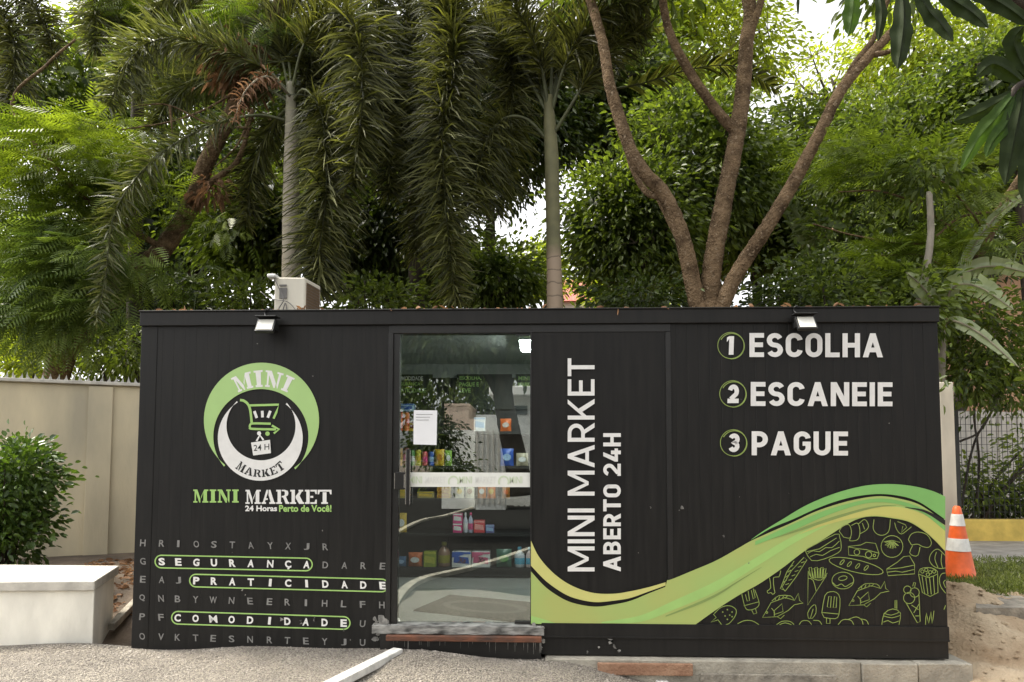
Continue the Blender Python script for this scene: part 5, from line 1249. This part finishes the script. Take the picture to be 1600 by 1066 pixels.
for px, L, kw in (
    (((957, 140, 5.4), (1005, 130, 5.2), (1080, 108, 5.0), (1150, 104, 4.8), (1212, 140, 4.7)), .48, dict(plumose=False, ranks=2, w=.05, start=.1, step=.035)),
    (((957, 140, 5.4), (975, 90, 5.5), (1000, 50, 5.6), (1040, 40, 5.6)), .45, dict(plumose=False, ranks=2, w=.045, step=.035)),
    (((957, 140, 5.4), (930, 90, 5.3), (900, 70, 5.2), (860, 90, 5.1)), .45, dict(plumose=False, ranks=2, w=.045, step=.035)),
    (((957, 140, 5.4), (945, 70, 5.5), (950, 10, 5.6)), .45, dict(plumose=False, ranks=2, w=.045, step=.035))):
    frond(pc, px, L, **kw)
pe = thing('feather_palm', (P(-60, 500, 5.2).x, 5.2, .2), 'palm at the left edge with dark plumes hanging into view', 'palm', 'palms behind the kiosk')
palm_trunk(pe, [(Vector((P(-80, 500, 5.2).x, 5.2, .0)), .14), (P(-60, -20, 5.2), .1)], 'palm_bark_grey')
for px, L in ((((-60, -20, 5.2), (-20, 0, 5.0), (20, 60, 4.8), (18, 180, 4.7), (8, 290, 4.7)), .42), (((-60, -20, 5.2), (0, -40, 5.0), (60, 20, 4.9), (85, 90, 4.8)), .40), (((-60, -20, 5.2), (-40, 60, 5.0), (-10, 200, 4.9), (-5, 300, 4.9)), .40)):
    frond(pe, px, L)
# the plume at the top left belongs to a palm that stands beyond the frame's upper edge
pf_ = thing('foxtail_palm', (P(215, 500, 6.2).x, 6.2, .2), 'foxtail palm with pale plumes hanging from above at the upper left', 'palm', 'palms behind the kiosk')
palm_trunk(pf_, [(Vector((P(215, 500, 6.2).x, 6.2, .0)), .14), (P(215, 200, 6.2), .11), (P(215, -90, 6.2), .08)], 'bark_dark')
for px, L in ((((215, -90, 6.2), (180, -90, 5.6), (152, -20, 5.2), (148, 80, 5.1)), .5), (((215, -90, 6.2), (260, -60, 5.6), (300, 30, 5.3), (310, 120, 5.2)), .45), (((215, -90, 6.2), (330, -80, 5.8), (400, -10, 5.5), (420, 90, 5.5)), .45), (((215, -90, 6.2), (200, -10, 5.7), (215, 80, 5.5), (220, 150, 5.5)), .45)):
    frond(pf_, px, L, m='leaf_palm_grey')

# ------------------------------------------------------------------ the brown many-stemmed tree
YM = 3.7
mt = thing('branching_tree', (P(1112, 500, YM).x, YM, .2), 'brown tree dividing into bare forked limbs behind the right half of the kiosk', 'tree')
b = MB()
def px_limb(mb, px, r0, r1, seg=16): return limb(mb, [P(*p) for p in px], r0, r1, seg, 14, .075)
base = P(1108, 520, YM); g_ = Vector((base.x, YM, 0))
limb(b, [g_, (g_+base)/2+Vector((.05, 0, 0)), P(1108, 540, YM), P(1107, 497, YM)], .27, .22, 14)
px_limb(b, [(1095, 500, 3.7), (1084, 450, 3.68), (1066, 370, 3.6), (1038, 305, 3.55), (995, 255, 3.5), (968, 185, 3.5), (952, 130, 3.5), (940, 60, 3.6), (915, -20, 3.7), (890, -80, 3.8)], .118, .055)
px_limb(b, [(1108, 500, 3.72), (1113, 420, 3.75), (1128, 330, 3.8), (1148, 230, 3.9), (1160, 150, 4.0), (1166, 70, 4.1), (1172, 20, 4.2), (1160, -60, 4.3)], .138, .085)
px_limb(b, [(1153, 212, 3.9), (1110, 160, 3.8), (1070, 100, 3.7), (1043, 40, 3.6), (1030, -40, 3.5)], .072, .048)
px_limb(b, [(1169, 60, 4.1), (1185, 15, 4.1), (1200, -40, 4.1)], .06, .045)
px_limb(b, [(1118, 500, 3.68), (1150, 430, 3.6), (1195, 360, 3.5), (1240, 285, 3.45), (1282, 205, 3.4), (1315, 140, 3.4), (1365, 80, 3.4), (1400, 45, 3.4)], .110, .058)
px_limb(b, [(1316, 138, 3.4), (1335, 100, 3.42), (1368, 55, 3.45), (1390, -10, 3.5)], .045, .03)
px_limb(b, [(1360, 86, 3.4), (1385, 82, 3.3), (1405, 74, 3.2)], .045, .02)
px_limb(b, [(1040, 308, 3.56), (1010, 300, 3.7), (985, 255, 3.8), (975, 200, 3.9)], .05, .03)
b.build('trunk', 'bark_brown', mt, smooth=True)
arr, c = crown_arrays([(P(1000, -90, 3.6), (1.3, 1.2, .7)), (P(1180, -130, 4.2), (1.1, 1.0, .6)), (P(1420, -30, 3.5), (.7, .7, .35))], 260, 16, .15, .22)
np_mesh('crown', *arr, 'leaf_mid', mt)

# ------------------------------------------------------------------ leaning tree with feathery leaves on the left
YL = 4.9
lt_ = thing('leaning_tree', (P(85, 600, YL).x, YL, .2), 'leaning brown tree with bright feathery leaves behind the cream wall', 'tree')
b = MB(); p0 = P(85, 592, YL)
q_ = limb(b, [Vector((p0.x-.25, YL, .0)), P(88, 590, YL), P(128, 520, YL), P(190, 450, YL), P(255, 388, YL-.1), P(300, 318, YL-.2), P(322, 255, YL-.3), P(365, 170, YL-.4), P(415, 70, YL-.4), P(450, -40, YL-.4)], .20, .085, 14, 8)
px_limb(b, [(300, 318, YL-.2), (330, 285, YL-.3), (372, 250, YL-.4), (395, 170, YL-.5)], .06, .03)
px_limb(b, [(255, 388, YL-.1), (190, 350, YL-.6), (120, 300, YL-1), (70, 240, YL-1.2)], .055, .02)
px_limb(b, [(190, 450, YL), (140, 420, YL-.5), (90, 400, YL-.9)], .045, .02)
px_limb(b, [(150, 495, YL), (110, 470, YL-.4), (60, 470, YL-.8)], .04, .02)
for px in ([(395, 115, YL-.5), (345, 158, YL-.8), (275, 188, YL-1.1), (190, 203, YL-1.3)], [(385, 200, YL-.5), (330, 195, YL-.9), (265, 165, YL-1.2), (215, 165, YL-1.3)], [(265, 165, YL-1.2), (270, 215, YL-1.2)], [(400, 60, YL-.4), (372, 95, YL-.6), (340, 40, YL-.8)], [(395, 170, YL-.5), (372, 225, YL-.5), (335, 262, YL-.5)]): px_limb(b, px, .022, .008, 6)
px_limb(b, [(120, 300, YL-1), (20, 170, YL-1), (75, 100, YL-1), (118, 62, YL-1)], .03, .015, 8)
b.build('trunk', 'bark_brown', lt_, smooth=True)
arr, c = feather_arrays([(P(120, 250, YL-.9), (.85, .6, .55)), (P(60, 330, YL-.8), (.75, .6, .5)), (P(190, 300, YL-.7), (.5, .5, .4)), (P(200, 215, YL-.2), (.6, .5, .4))], 85, 16, (-.8, -.35, -.35), 1.0, .24, .30)
np_mesh('crown', *arr, 'leaf_feather_bright', lt_)
arr, c = feather_arrays([(P(130, 420, YL-.9), (.8, .6, .62)), (P(60, 480, YL-1.0), (.65, .5, .5)), (P(150, 500, YL-.8), (.5, .4, .35)), (P(-40, 420, YL-.9), (.6, .5, .6))], 95, 16, (-.7, -.35, -.75), 1.05, .22, .32)
np_mesh('crown', *arr, 'leaf_feather_pale', lt_)
arr, c = feather_arrays([(P(290, 440, YL-.4), (.35, .3, .25)), (P(330, 360, YL-.3), (.3, .3, .3)), (P(400, 30, YL-.6), (.45, .4, .45)), (P(270, 30, YL+.6), (.8, .5, .5))], 42, 14, (-.3, -.3, -.5), .9, .18, .4)
np_mesh('crown', *arr, 'leaf_feather', lt_)
arr, c = crown_arrays([(P(375, 110, YL-.5), (.3, .3, .45)), (P(330, 300, YL-.3), (.22, .2, .22))], 40, 14, .14, .13, .3, .6)
np_mesh('dry_leaves', *arr, 'leaf_dry', lt_)

# ------------------------------------------------------------------ trees further back
random.seed(5)
def bt(label, u, v, Y, rx, rz, ncl, lm, leafL=.17, k=20, ry=None, base_u=None, spread=.34, extra=(), nlimb=8, name='broadleaf_tree', dens=1.55, shr=.76, wr=.42, r0=.15, twigs=40, bark='bark_dark', group='trees behind the kiosk', core=None):
    c = P(u, v, Y); bu = base_u if base_u is not None else u+random.uniform(-25, 25); bx = P(bu, 500, Y).x
    fz = max(1.2, c.z-rz*.9); ry = ry or rx*.75
    return tree(name, label, 'tree', (bx, Y, .2), (bx*.7+c.x*.3, Y, fz), [(c, (rx, ry, rz))]+[(P(*e[0]), e[1]) for e in extra], int(ncl*dens), k, leafL*shr, lm, group=group, nlimb=nlimb, wr=wr, spread=spread*.72, r0=r0, twigs=twigs, bark=bark, core=int(ncl*2.6) if core is None else core)
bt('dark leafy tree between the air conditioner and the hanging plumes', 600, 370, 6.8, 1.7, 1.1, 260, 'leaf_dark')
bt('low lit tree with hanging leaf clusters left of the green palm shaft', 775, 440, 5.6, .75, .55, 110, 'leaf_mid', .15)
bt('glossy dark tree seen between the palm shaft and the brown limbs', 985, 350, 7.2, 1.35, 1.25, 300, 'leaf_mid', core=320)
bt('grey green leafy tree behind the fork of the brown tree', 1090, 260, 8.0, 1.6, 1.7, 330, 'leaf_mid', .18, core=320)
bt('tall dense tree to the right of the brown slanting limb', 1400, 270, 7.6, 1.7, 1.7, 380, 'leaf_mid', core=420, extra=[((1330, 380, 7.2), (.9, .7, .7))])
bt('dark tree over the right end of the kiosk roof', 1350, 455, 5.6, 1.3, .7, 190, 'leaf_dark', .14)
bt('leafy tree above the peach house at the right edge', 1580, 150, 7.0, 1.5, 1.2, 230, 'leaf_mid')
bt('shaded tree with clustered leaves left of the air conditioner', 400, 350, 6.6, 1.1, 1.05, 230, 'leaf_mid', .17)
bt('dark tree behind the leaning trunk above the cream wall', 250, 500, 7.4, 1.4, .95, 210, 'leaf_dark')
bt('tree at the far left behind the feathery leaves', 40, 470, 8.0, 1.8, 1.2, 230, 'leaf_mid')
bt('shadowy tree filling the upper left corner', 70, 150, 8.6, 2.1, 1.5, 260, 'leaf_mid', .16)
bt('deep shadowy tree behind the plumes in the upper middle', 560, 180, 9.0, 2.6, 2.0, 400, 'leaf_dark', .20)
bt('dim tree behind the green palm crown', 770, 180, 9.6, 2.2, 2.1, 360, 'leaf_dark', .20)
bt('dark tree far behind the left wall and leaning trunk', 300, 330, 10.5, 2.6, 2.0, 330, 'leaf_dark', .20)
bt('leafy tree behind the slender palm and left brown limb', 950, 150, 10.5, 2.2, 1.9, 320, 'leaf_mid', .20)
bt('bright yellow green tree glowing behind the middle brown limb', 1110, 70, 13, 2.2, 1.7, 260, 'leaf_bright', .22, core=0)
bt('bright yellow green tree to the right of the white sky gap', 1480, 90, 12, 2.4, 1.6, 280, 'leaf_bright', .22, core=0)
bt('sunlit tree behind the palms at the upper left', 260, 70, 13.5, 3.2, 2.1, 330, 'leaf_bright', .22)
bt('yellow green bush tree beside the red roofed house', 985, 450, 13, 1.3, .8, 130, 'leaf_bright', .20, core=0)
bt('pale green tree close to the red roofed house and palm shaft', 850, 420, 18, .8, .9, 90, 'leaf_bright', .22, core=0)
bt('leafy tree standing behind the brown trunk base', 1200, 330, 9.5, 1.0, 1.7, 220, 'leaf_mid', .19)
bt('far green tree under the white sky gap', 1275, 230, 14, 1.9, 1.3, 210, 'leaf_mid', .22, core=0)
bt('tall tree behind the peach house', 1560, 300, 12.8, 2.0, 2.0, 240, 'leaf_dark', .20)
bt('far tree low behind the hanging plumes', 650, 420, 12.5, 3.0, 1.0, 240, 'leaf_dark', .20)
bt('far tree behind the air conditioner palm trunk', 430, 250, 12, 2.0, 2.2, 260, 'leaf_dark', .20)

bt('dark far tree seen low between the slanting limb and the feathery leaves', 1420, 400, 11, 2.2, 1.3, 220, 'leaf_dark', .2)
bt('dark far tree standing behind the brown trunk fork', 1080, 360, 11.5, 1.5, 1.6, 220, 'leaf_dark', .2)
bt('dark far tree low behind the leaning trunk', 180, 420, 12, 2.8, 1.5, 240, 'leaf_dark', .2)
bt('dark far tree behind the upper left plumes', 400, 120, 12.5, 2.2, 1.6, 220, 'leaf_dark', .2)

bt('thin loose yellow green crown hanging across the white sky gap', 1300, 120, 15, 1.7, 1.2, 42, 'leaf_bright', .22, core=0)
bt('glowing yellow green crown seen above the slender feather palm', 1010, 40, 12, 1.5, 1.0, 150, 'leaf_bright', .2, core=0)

# ------------------------------------------------------------------ shrubs close behind the roof edge
def shrub(label, ells, ncl, lm, leafL=.12, k=16, name='shrub', spread=.2, group=None, wr=.42, cat='shrub', stems=6):
    e0 = ells[0][0]; t = thing(name, (e0.x, e0.y, .2), label, cat, group)
    arr, c = crown_arrays(ells, ncl, k, leafL, spread, wr)
    b = MB()
    for i in RNG.choice(len(c), stems, replace=False):
        q = Vector(c[i]); g = Vector((e0.x+random.uniform(-.2, .2), e0.y+random.uniform(-.1, .1), .1)); b.tube(catmull([g, (g+q)/2+Vector((random.uniform(-.2, .2), 0, .2)), q], 4), [.03-.0023*j for j in range(9)], 5)
    b.build('stems', 'bark_dark', t); np_mesh('foliage', *arr, lm, t); return t
gS = 'shrubs behind the kiosk roof'
shrub('dense shrub showing over the roof right of the brown trunk base', [(P(1230, 490, 4.2), (.55, .5, .75)), (P(1180, 510, 4.2), (.4, .4, .5))], 90, 'leaf_dark', group=gS)
shrub('shrub with small leaves over the roof below the right floodlight', [(P(1310, 480, 4.0), (.6, .5, .55))], 90, 'leaf_mid', .10, group=gS)
shrub('shrub at the roof edge below the slanting pale stem', [(P(1420, 490, 3.6), (.5, .5, .5))], 80, 'leaf_mid', .11, group=gS)
shrub('dark shrub over the roof left of the brown trunk base', [(P(1010, 475, 4.6), (.7, .5, .40))], 90, 'leaf_dark', group=gS)
shrub('leafy shrub over the roof between the palm plumes', [(P(590, 490, 4.8), (.7, .5, .5))], 90, 'leaf_mid', group=gS)
shrub('round shrub at the roof edge just left of the air conditioner', [(P(392, 478, 5.0), (.42, .4, .38))], 70, 'leaf_mid', group=gS)
shrub('shrub between the cream wall and the kiosk corner', [(P(190, 560, 5.6), (.65, .5, .5))], 70, 'leaf_mid', group=gS)
shrub('yellowish shrub peeping over the cream wall at the left', [(P(60, 560, 5.8), (.7, .5, .4))], 70, 'leaf_bright', .11, group=gS)
shrub('tangled shrub hanging over the pale post at the right', [(P(1540, 540, 4.1), (.55, .5, .75)), (P(1510, 590, 3.8), (.34, .35, .26)), (P(1590, 620, 4.0), (.5, .4, .2)), (P(1492, 590, 2.1), (.10, .12, .13))], 270, 'leaf_mid', .09, stems=0)
shrub('creeper growing up the mesh fence by the post', [(P(1515, 755, 5.6), (.30, .3, .45)), (P(1590, 755, 5.7), (.5, .35, .42)), (P(1640, 700, 5.6), (.45, .3, .4))], 110, 'leaf_feather', .10)
shrub('dark undergrowth at the foot of the mesh fence', [(P(1560, 790, 5.9), (1.0, .3, .25))], 70, 'leaf_dark', .10)
b = MB()
for px in ([(1502, 790, 5.3), (1520, 700, 5.25), (1545, 650, 5.3), (1600, 560, 5.3)], [(1500, 690, 5.2), (1530, 675, 5.2), (1552, 640, 5.2)], [(1525, 790, 5.3), (1530, 720, 5.3), (1522, 640, 5.2), (1540, 580, 5.0)]): px_limb(b, px, .02, .012, 6)
b.build('vine_stems', 'bark_dark', label='bare brown vine stems twisting up through the mesh fence', cat='vine')

# left hedge bush behind the planter wall
hb = thing('clipped_bush', (P(15, 880, 1.5).x, 1.5, .2), 'rounded glossy green bush in front of the cream wall', 'bush')
els = [(P(5, 775, 1.45), (.46, .5, .54)), (P(-60, 770, 1.5), (.55, .55, .60)), (P(40, 735, 1.4), (.25, .35, .34)), (P(15, 840, 1.4), (.36, .4, .3))]
arr, c = crown_arrays(els, 520, 16, .072, .085, .55, .15, .9, .1); np_mesh('foliage', *arr, 'leaf_hedge', hb)
b = MB()
for i in range(0, 520, 20): q = Vector(c[i]); g = Vector((P(10, 880, 1.5).x+random.uniform(-.2, .2), 1.5, .1)); b.tube([g, (g+q)/2, q], [.016, .011, .005], 5)
b.build('stems', 'bark_dark', hb)

# feathery tree on the right with its bare stems
fr_ = thing('feathery_tree', (P(1470, 520, 4.4).x, 4.4, .2), 'slanting brown tree with layered feathery leaves above the right end of the kiosk', 'tree')
b = MB(); g = P(1465, 520, 4.4)
limb(b, [Vector((g.x-.1, 4.4, .0)), g, P(1488, 455, 4.4), P(1530, 395, 4.4), P(1562, 330, 4.4), P(1605, 265, 4.4), P(1660, 180, 4.4)], .115, .06, 12, 8)
for px in ([(1530, 395, 4.4), (1450, 330, 4.1), (1380, 300, 3.9), (1310, 300, 3.8)], [(1545, 370, 4.4), (1480, 290, 4.1), (1400, 250, 3.9)], [(1500, 435, 4.4), (1440, 400, 4.1), (1370, 400, 3.9)], [(1562, 330, 4.4), (1500, 340, 4.1), (1440, 380, 3.9), (1345, 370, 3.8), (1270, 350, 3.8)]): px_limb(b, px, .022, .008, 6)
b.build('trunk', 'bark_brown', fr_, smooth=True)
arr, c = feather_arrays([(P(1400, 265, 4.0), (.65, .4, .14)), (P(1480, 310, 4.1), (.5, .4, .14)), (P(1440, 385, 4.0), (.55, .4, .10)), (P(1400, 430, 4.0), (.4, .35, .08)), (P(1560, 380, 4.3), (.5, .4, .16)), (P(1560, 250, 4.3), (.45, .4, .15)), (P(1330, 235, 4.0), (.35, .35, .10))], 62, 10, (-.9, -.4, -.10), 1.15, .18, .12)
np_mesh('crown', *arr, 'leaf_feather', fr_)
b = MB(); g = P(1436, 520, 3.4); limb(b, [Vector((g.x, 3.4, 0)), g, P(1443, 450, 3.4), P(1454, 370, 3.4), P(1452, 300, 3.4)], .06, .035, 10, 6)
sl = thing('slender_tree', (g.x, 3.4, .2), 'slender pale stem rising over the right end of the kiosk roof', 'tree'); b.build('trunk', 'bark_pale', sl, smooth=True)
arr, c = crown_arrays([(P(1450, 270, 3.5), (.4, .35, .35))], 30, 14, .12, .2); np_mesh('crown', *arr, 'leaf_mid', sl)

# banana plant
bn = thing('banana_plant', (P(1462, 620, 3.7).x, 3.7, .2), 'banana plant with broad torn pale leaves beside the right end of the kiosk', 'banana plant')
g = P(1462, 600, 3.7)
b = MB(); limb(b, [Vector((g.x, 3.7, 0)), Vector((g.x-.02, 3.7, 1.2)), P(1472, 505, 3.6)], .09, .05, 12); b.build('trunk', 'bark_pale', bn, smooth=True)
for px, w, tears, sd in (
    (((1472, 505, 3.5), (1456, 468, 3.3), (1437, 444, 3.2), (1416, 426, 3.1)), .10, 3, (0, 1, .25)),
    (((1475, 495, 3.5), (1488, 450, 3.3), (1528, 448, 3.1), (1584, 484, 2.9)), .15, 9, (0, .8, .6)),
    (((1475, 495, 3.6), (1502, 432, 3.6), (1555, 416, 3.6), (1625, 432, 3.5)), .13, 6, (0, .8, .6)),
    (((1472, 510, 3.4), (1492, 502, 3.1), (1535, 524, 2.9), (1592, 574, 2.7)), .075, 3, (0, .9, .3)),
    (((1475, 495, 3.6), (1510, 405, 3.9), (1560, 335, 4.0), (1625, 290, 4.0)), .075, 4, (.3, .9, .3))):
    arr, q = blade_arrays([P(*p) for p in px], w, tears, .18, 24, side=sd, tone=(.25, .95)); o = np_mesh('leaf', *arr, 'leaf_banana', bn)
    b = MB(); b.tube(q, [.016-.012*i/len(q) for i in range(len(q))], 5); b.build('midrib', 'palm_stalk_pale', o)
bn2 = thing('banana_plant', (P(1255, 520, 8.6).x, 8.6, .2), 'second banana plant far behind the slanting limb with upright pale leaves', 'banana plant')
b = MB(); g = P(1275, 480, 8.6); limb(b, [Vector((g.x, 8.6, 0)), g, P(1278, 420, 8.6)], .12, .08, 10); b.build('trunk', 'bark_pale', bn2, smooth=True)
for px, w in ((((1278, 420, 8.6), (1285, 360, 8.4), (1305, 290, 8.2), (1310, 250, 8.1)), .20), (((1278, 420, 8.6), (1262, 380, 8.3), (1240, 350, 8.1)), .2), (((1278, 420, 8.6), (1240, 330, 8.4), (1195, 270, 8.1), (1180, 255, 8.0)), .22), (((1278, 420, 8.6), (1300, 390, 8.3), (1330, 370, 8.1)), .2)):
    arr, q = blade_arrays([P(*p) for p in px], w, 5, .2, 22, side=(0, 1, .3), tone=(.3, 1)); np_mesh('leaf', *arr, 'leaf_banana', bn2)

# overhanging branch of a tree that stands to the right of the photographer
ob = thing('overhanging_tree', (4.3, -1.5, -.3), 'tree outside the frame whose big dark leaves hang into the upper right corner', 'tree')
b = MB(); limb(b, [Vector((4.3, -1.5, -.5)), Vector((4.2, -1.5, 1.8)), Vector((4.0, -1.55, 3.6)), Vector((3.4, -1.6, 4.6))], .16, .09, 12)
limb(b, [Vector((4.05, -1.55, 3.3)), P(1640, 20, -1.6), P(1530, -15, -1.65), P(1400, -25, -1.7)], .045, .012, 8)
limb(b, [Vector((4.2, -1.5, 2.4)), P(1680, 150, -1.6), P(1600, 130, -1.65), P(1570, 170, -1.65)], .035, .010, 8)
b.build('trunk', 'bark_dark', ob, smooth=True)
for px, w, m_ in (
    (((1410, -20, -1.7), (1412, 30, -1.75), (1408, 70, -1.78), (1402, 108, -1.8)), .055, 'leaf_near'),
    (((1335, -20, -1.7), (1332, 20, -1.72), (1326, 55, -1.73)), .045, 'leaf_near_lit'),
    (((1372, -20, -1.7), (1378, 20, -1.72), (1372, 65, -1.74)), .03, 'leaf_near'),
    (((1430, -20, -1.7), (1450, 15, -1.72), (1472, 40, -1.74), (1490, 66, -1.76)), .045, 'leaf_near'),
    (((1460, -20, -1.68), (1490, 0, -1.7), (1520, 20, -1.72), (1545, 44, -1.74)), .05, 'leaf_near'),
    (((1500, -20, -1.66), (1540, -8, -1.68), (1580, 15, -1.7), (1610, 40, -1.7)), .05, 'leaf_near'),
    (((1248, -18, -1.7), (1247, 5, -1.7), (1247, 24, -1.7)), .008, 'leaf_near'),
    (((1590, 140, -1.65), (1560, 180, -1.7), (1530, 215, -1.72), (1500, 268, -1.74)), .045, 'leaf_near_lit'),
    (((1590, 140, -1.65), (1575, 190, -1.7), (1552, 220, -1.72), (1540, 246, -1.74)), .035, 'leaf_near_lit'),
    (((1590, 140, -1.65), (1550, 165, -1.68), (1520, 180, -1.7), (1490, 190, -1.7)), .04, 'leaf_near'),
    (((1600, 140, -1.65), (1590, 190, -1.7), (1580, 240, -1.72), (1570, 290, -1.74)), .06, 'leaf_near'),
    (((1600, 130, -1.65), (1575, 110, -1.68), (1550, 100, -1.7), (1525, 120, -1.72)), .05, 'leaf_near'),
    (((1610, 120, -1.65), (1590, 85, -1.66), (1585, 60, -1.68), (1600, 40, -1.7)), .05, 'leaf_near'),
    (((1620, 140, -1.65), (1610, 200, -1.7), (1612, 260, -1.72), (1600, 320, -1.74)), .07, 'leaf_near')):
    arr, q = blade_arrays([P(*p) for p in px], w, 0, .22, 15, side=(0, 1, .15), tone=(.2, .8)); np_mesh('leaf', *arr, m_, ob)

# grass on the strip and dead leaves in the bed
def tufts(name, n, fpos, h, m, **k):
    pos = np.array([fpos() for _ in range(n)]); d = RNG.normal(size=(n, 3))*.45+np.array([0, 0, 1.]); L = h*(.5+RNG.random(n))
    V, Q, T = leaf_arrays(pos, d, L, .10, .0, .25); o = np_mesh(name, V, Q, T, m); return tag(o, kind='stuff', **k)
tufts('grass', 9000, lambda: tuple(PZ(random.uniform(1440, 1760), random.uniform(874, 932), .236)), .07, 'leaf_grass')
def bed():
    x = random.uniform(-5.2, -3.05); y = random.uniform(.75, 3.0); return (x, y, ground_z(x, y)+.01)
pos = np.array([bed() for _ in range(900)]); arr = leaf_arrays(pos, RNG.normal(size=(900, 3))*np.array([1, 1, .2]), .07*(.6+RNG.random(900)), .4)
tag(np_mesh('fallen_leaves', *arr, 'leaf_dry'), kind='stuff')
def roofleaf(): return (random.uniform(-3, 3), random.uniform(.0, .5), TOP+.004)
pos = np.array([roofleaf() for _ in range(700)]); arr = leaf_arrays(pos, RNG.normal(size=(700, 3))*np.array([1, 1, .5]), .06*(.6+RNG.random(700)), .3)
tag(np_mesh('roof_litter', *arr, 'leaf_dry'), kind='stuff')

# ------------------------------------------------------------------ across the street: what the glass door mirrors
mat('white_render', (.82, .81, .78), .8, .12, 4)
mat('peach_render', (.66, .50, .40), .8, .12, 4)
MB().box((-40, -30, -.5), (40, -2.7, -.06)).build('road', 'asphalt', kind='structure')
def strip_kerb(px, label, w=.11, h=.05):
    q = []
    for u, v in px: p = PZ(u, v, .0); q.append(Vector((p.x, -p.y, -.06)))
    q = catmull(q, 6); b = MB(); A = []; B = []
    for i in range(len(q)):
        t = (q[min(i+1, len(q)-1)]-q[max(i-1, 0)]).normalized(); s = Vector((-t.y, t.x, 0))*w/2; A.append(q[i]+s); B.append(q[i]-s)
    up = Vector((0, 0, h)); b.strip([a+up for a in A], [p+up for p in B]); b.strip([a+up for a in A], A); b.strip([p+up for p in B], B)
    b.build('street_kerb', 'concrete', label=label, cat='kerb', group='kerbs across the street')
strip_kerb([(560, 870), (620, 830), (660, 811), (700, 803), (760, 785), (830, 762), (960, 730)], 'far curved concrete kerb mirrored in the glass door')
strip_kerb([(590, 985), (625, 925), (660, 902), (720, 888), (780, 872), (840, 852), (960, 815)], 'near curved concrete kerb mirrored in the glass door')
def M3(u, v, D): return MR(u, v, D)
gh = thing('gate_house', (M3(860, 740, 16).x, -16, -.06), 'white gate house with flat roof across the street mirrored in the door', 'building')
l0, r0_ = M3(790, 740, 16), M3(1000, 740, 16); zt1, zt0 = M3(820, 620, 16).z, M3(820, 606, 16).z
b = MB(); b.box((l0.x, -20, -.1), (r0_.x, -16, zt1)); b.build('wall', 'white_render', gh)
b = MB(); b.box((l0.x-.5, -20.3, zt1), (r0_.x+.3, -15.4, zt0)); b.build('roof', 'white_render', gh, bevel=.03)
b = MB(); q0 = M3(800, 634, 16); q1 = M3(824, 648, 16); b.box((q0.x, -15.99, q1.z), (q1.x, -15.96, q0.z)); b.build('window', 'window_dark', gh)
for u in (806, 815, 824): q = M3(u, 700, 15.6); b = MB(); b.box((q.x-.06, -15.7, -.06), (q.x+.06, -15.6, M3(820, 664, 15.6).z)); b.build('bar', 'white_render', gh)
gp = thing('gate_wall', (M3(735, 740, 14.5).x, -14.5, -.06), 'white entrance wall and pillar with a pink band across the street', 'wall')
q0, q1 = M3(690, 740, 14.5), M3(742, 672, 14.5); b = MB(); b.box((q0.x, -14.8, -.06), (q1.x, -14.5, q1.z)); b.build('wall', 'white_render', gp)
b = MB(); b.box((q0.x, -14.8, q1.z), (q1.x, -14.5, M3(700, 655, 14.5).z)); b.build('pink_band', 'peach_render', gp)
q0, q1 = M3(743, 740, 14.2), M3(790, 648, 14.2); b = MB(); b.box((q0.x, -14.9, -.06), (q1.x, -14.2, q1.z)); b.build('pillar', 'white_render', gp)
for k in range(6): x = q0.x+.04+k*(q1.x-q0.x-.08)/5; b = MB(); b.box((x-.025, -14.19, .1), (x+.025, -14.15, M3(760, 672, 14.2).z)); b.build('bar', 'panel_grey', gp)
ph = thing('peach_cottage', (M3(712, 660, 19).x, -19, -.06), 'peach coloured cottage across the street mirrored behind the entrance wall', 'house')
q0, q1 = M3(694, 740, 19), M3(732, 634, 19); b = MB(); b.box((q0.x, -22, -.06), (q1.x, -19, q1.z)); b.build('wall', 'peach_render', ph)
b = MB(); b.box((q0.x-.02, -22.1, q1.z), (q1.x+.02, -18.96, q1.z+.08)); b.build('roof', 'peach_render', ph)
shrub('round dark bush across the street mirrored beside the paper notice', [(M3(676, 690, 7), (.28, .35, .40)), (M3(682, 668, 7), (.2, .25, .25))], 100, 'leaf_dark', .09, name='street_bush', stems=0)
shrub('low leafy bush across the street mirrored above the white door band', [(M3(704, 735, 7.5), (.26, .3, .12))], 50, 'leaf_mid', .09, name='street_bush', stems=0)
st = thing('street_tree', (M3(806, 770, 7.5).x, -7.5, -.06), 'tree with a thick leaning trunk across the street mirrored in the glass door', 'tree')
b = MB(); limb(b, [M3(812, 775, 7.5), M3(806, 720, 7.5), M3(793, 660, 7.5), M3(786, 610, 7.5), M3(795, 540, 7.5)], .25, .17, 12); limb(b, [M3(790, 640, 7.5), M3(770, 600, 7.5), M3(745, 560, 7.5)], .11, .06, 10)
b.build('trunk', 'bark_dark', st, smooth=True)
arr, c = crown_arrays([(M3(700, 530, 7.8), (1.9, 1.0, .60)), (M3(850, 520, 7.8), (1.5, 1.0, .65))], 330, 18, .22, .30); np_mesh('crown', *arr, 'leaf_dark', st)
gT = 'trees across the street'
for k, (u, lab) in enumerate(((430, 'first tree of the row across the street at the far left'), (560, 'tree across the street to the left of the cottage'), (690, 'tree across the street right behind the cottage'), (800, 'tree across the street behind the gate house'), (930, 'tree across the street to the right of the gate house'), (1100, 'last tree of the row across the street at the far right'))):
    c = M3(u, 590, 24); x = c.x
    tree('street_tree', lab, 'tree', (x, -24, -.1), (x, -24, 2.6), [(Vector((x, -24, 4.6)), (2.9, 1.8, 2.3))], 170, 14, .30, 'leaf_mid', group=gT, spread=.45, twigs=0)
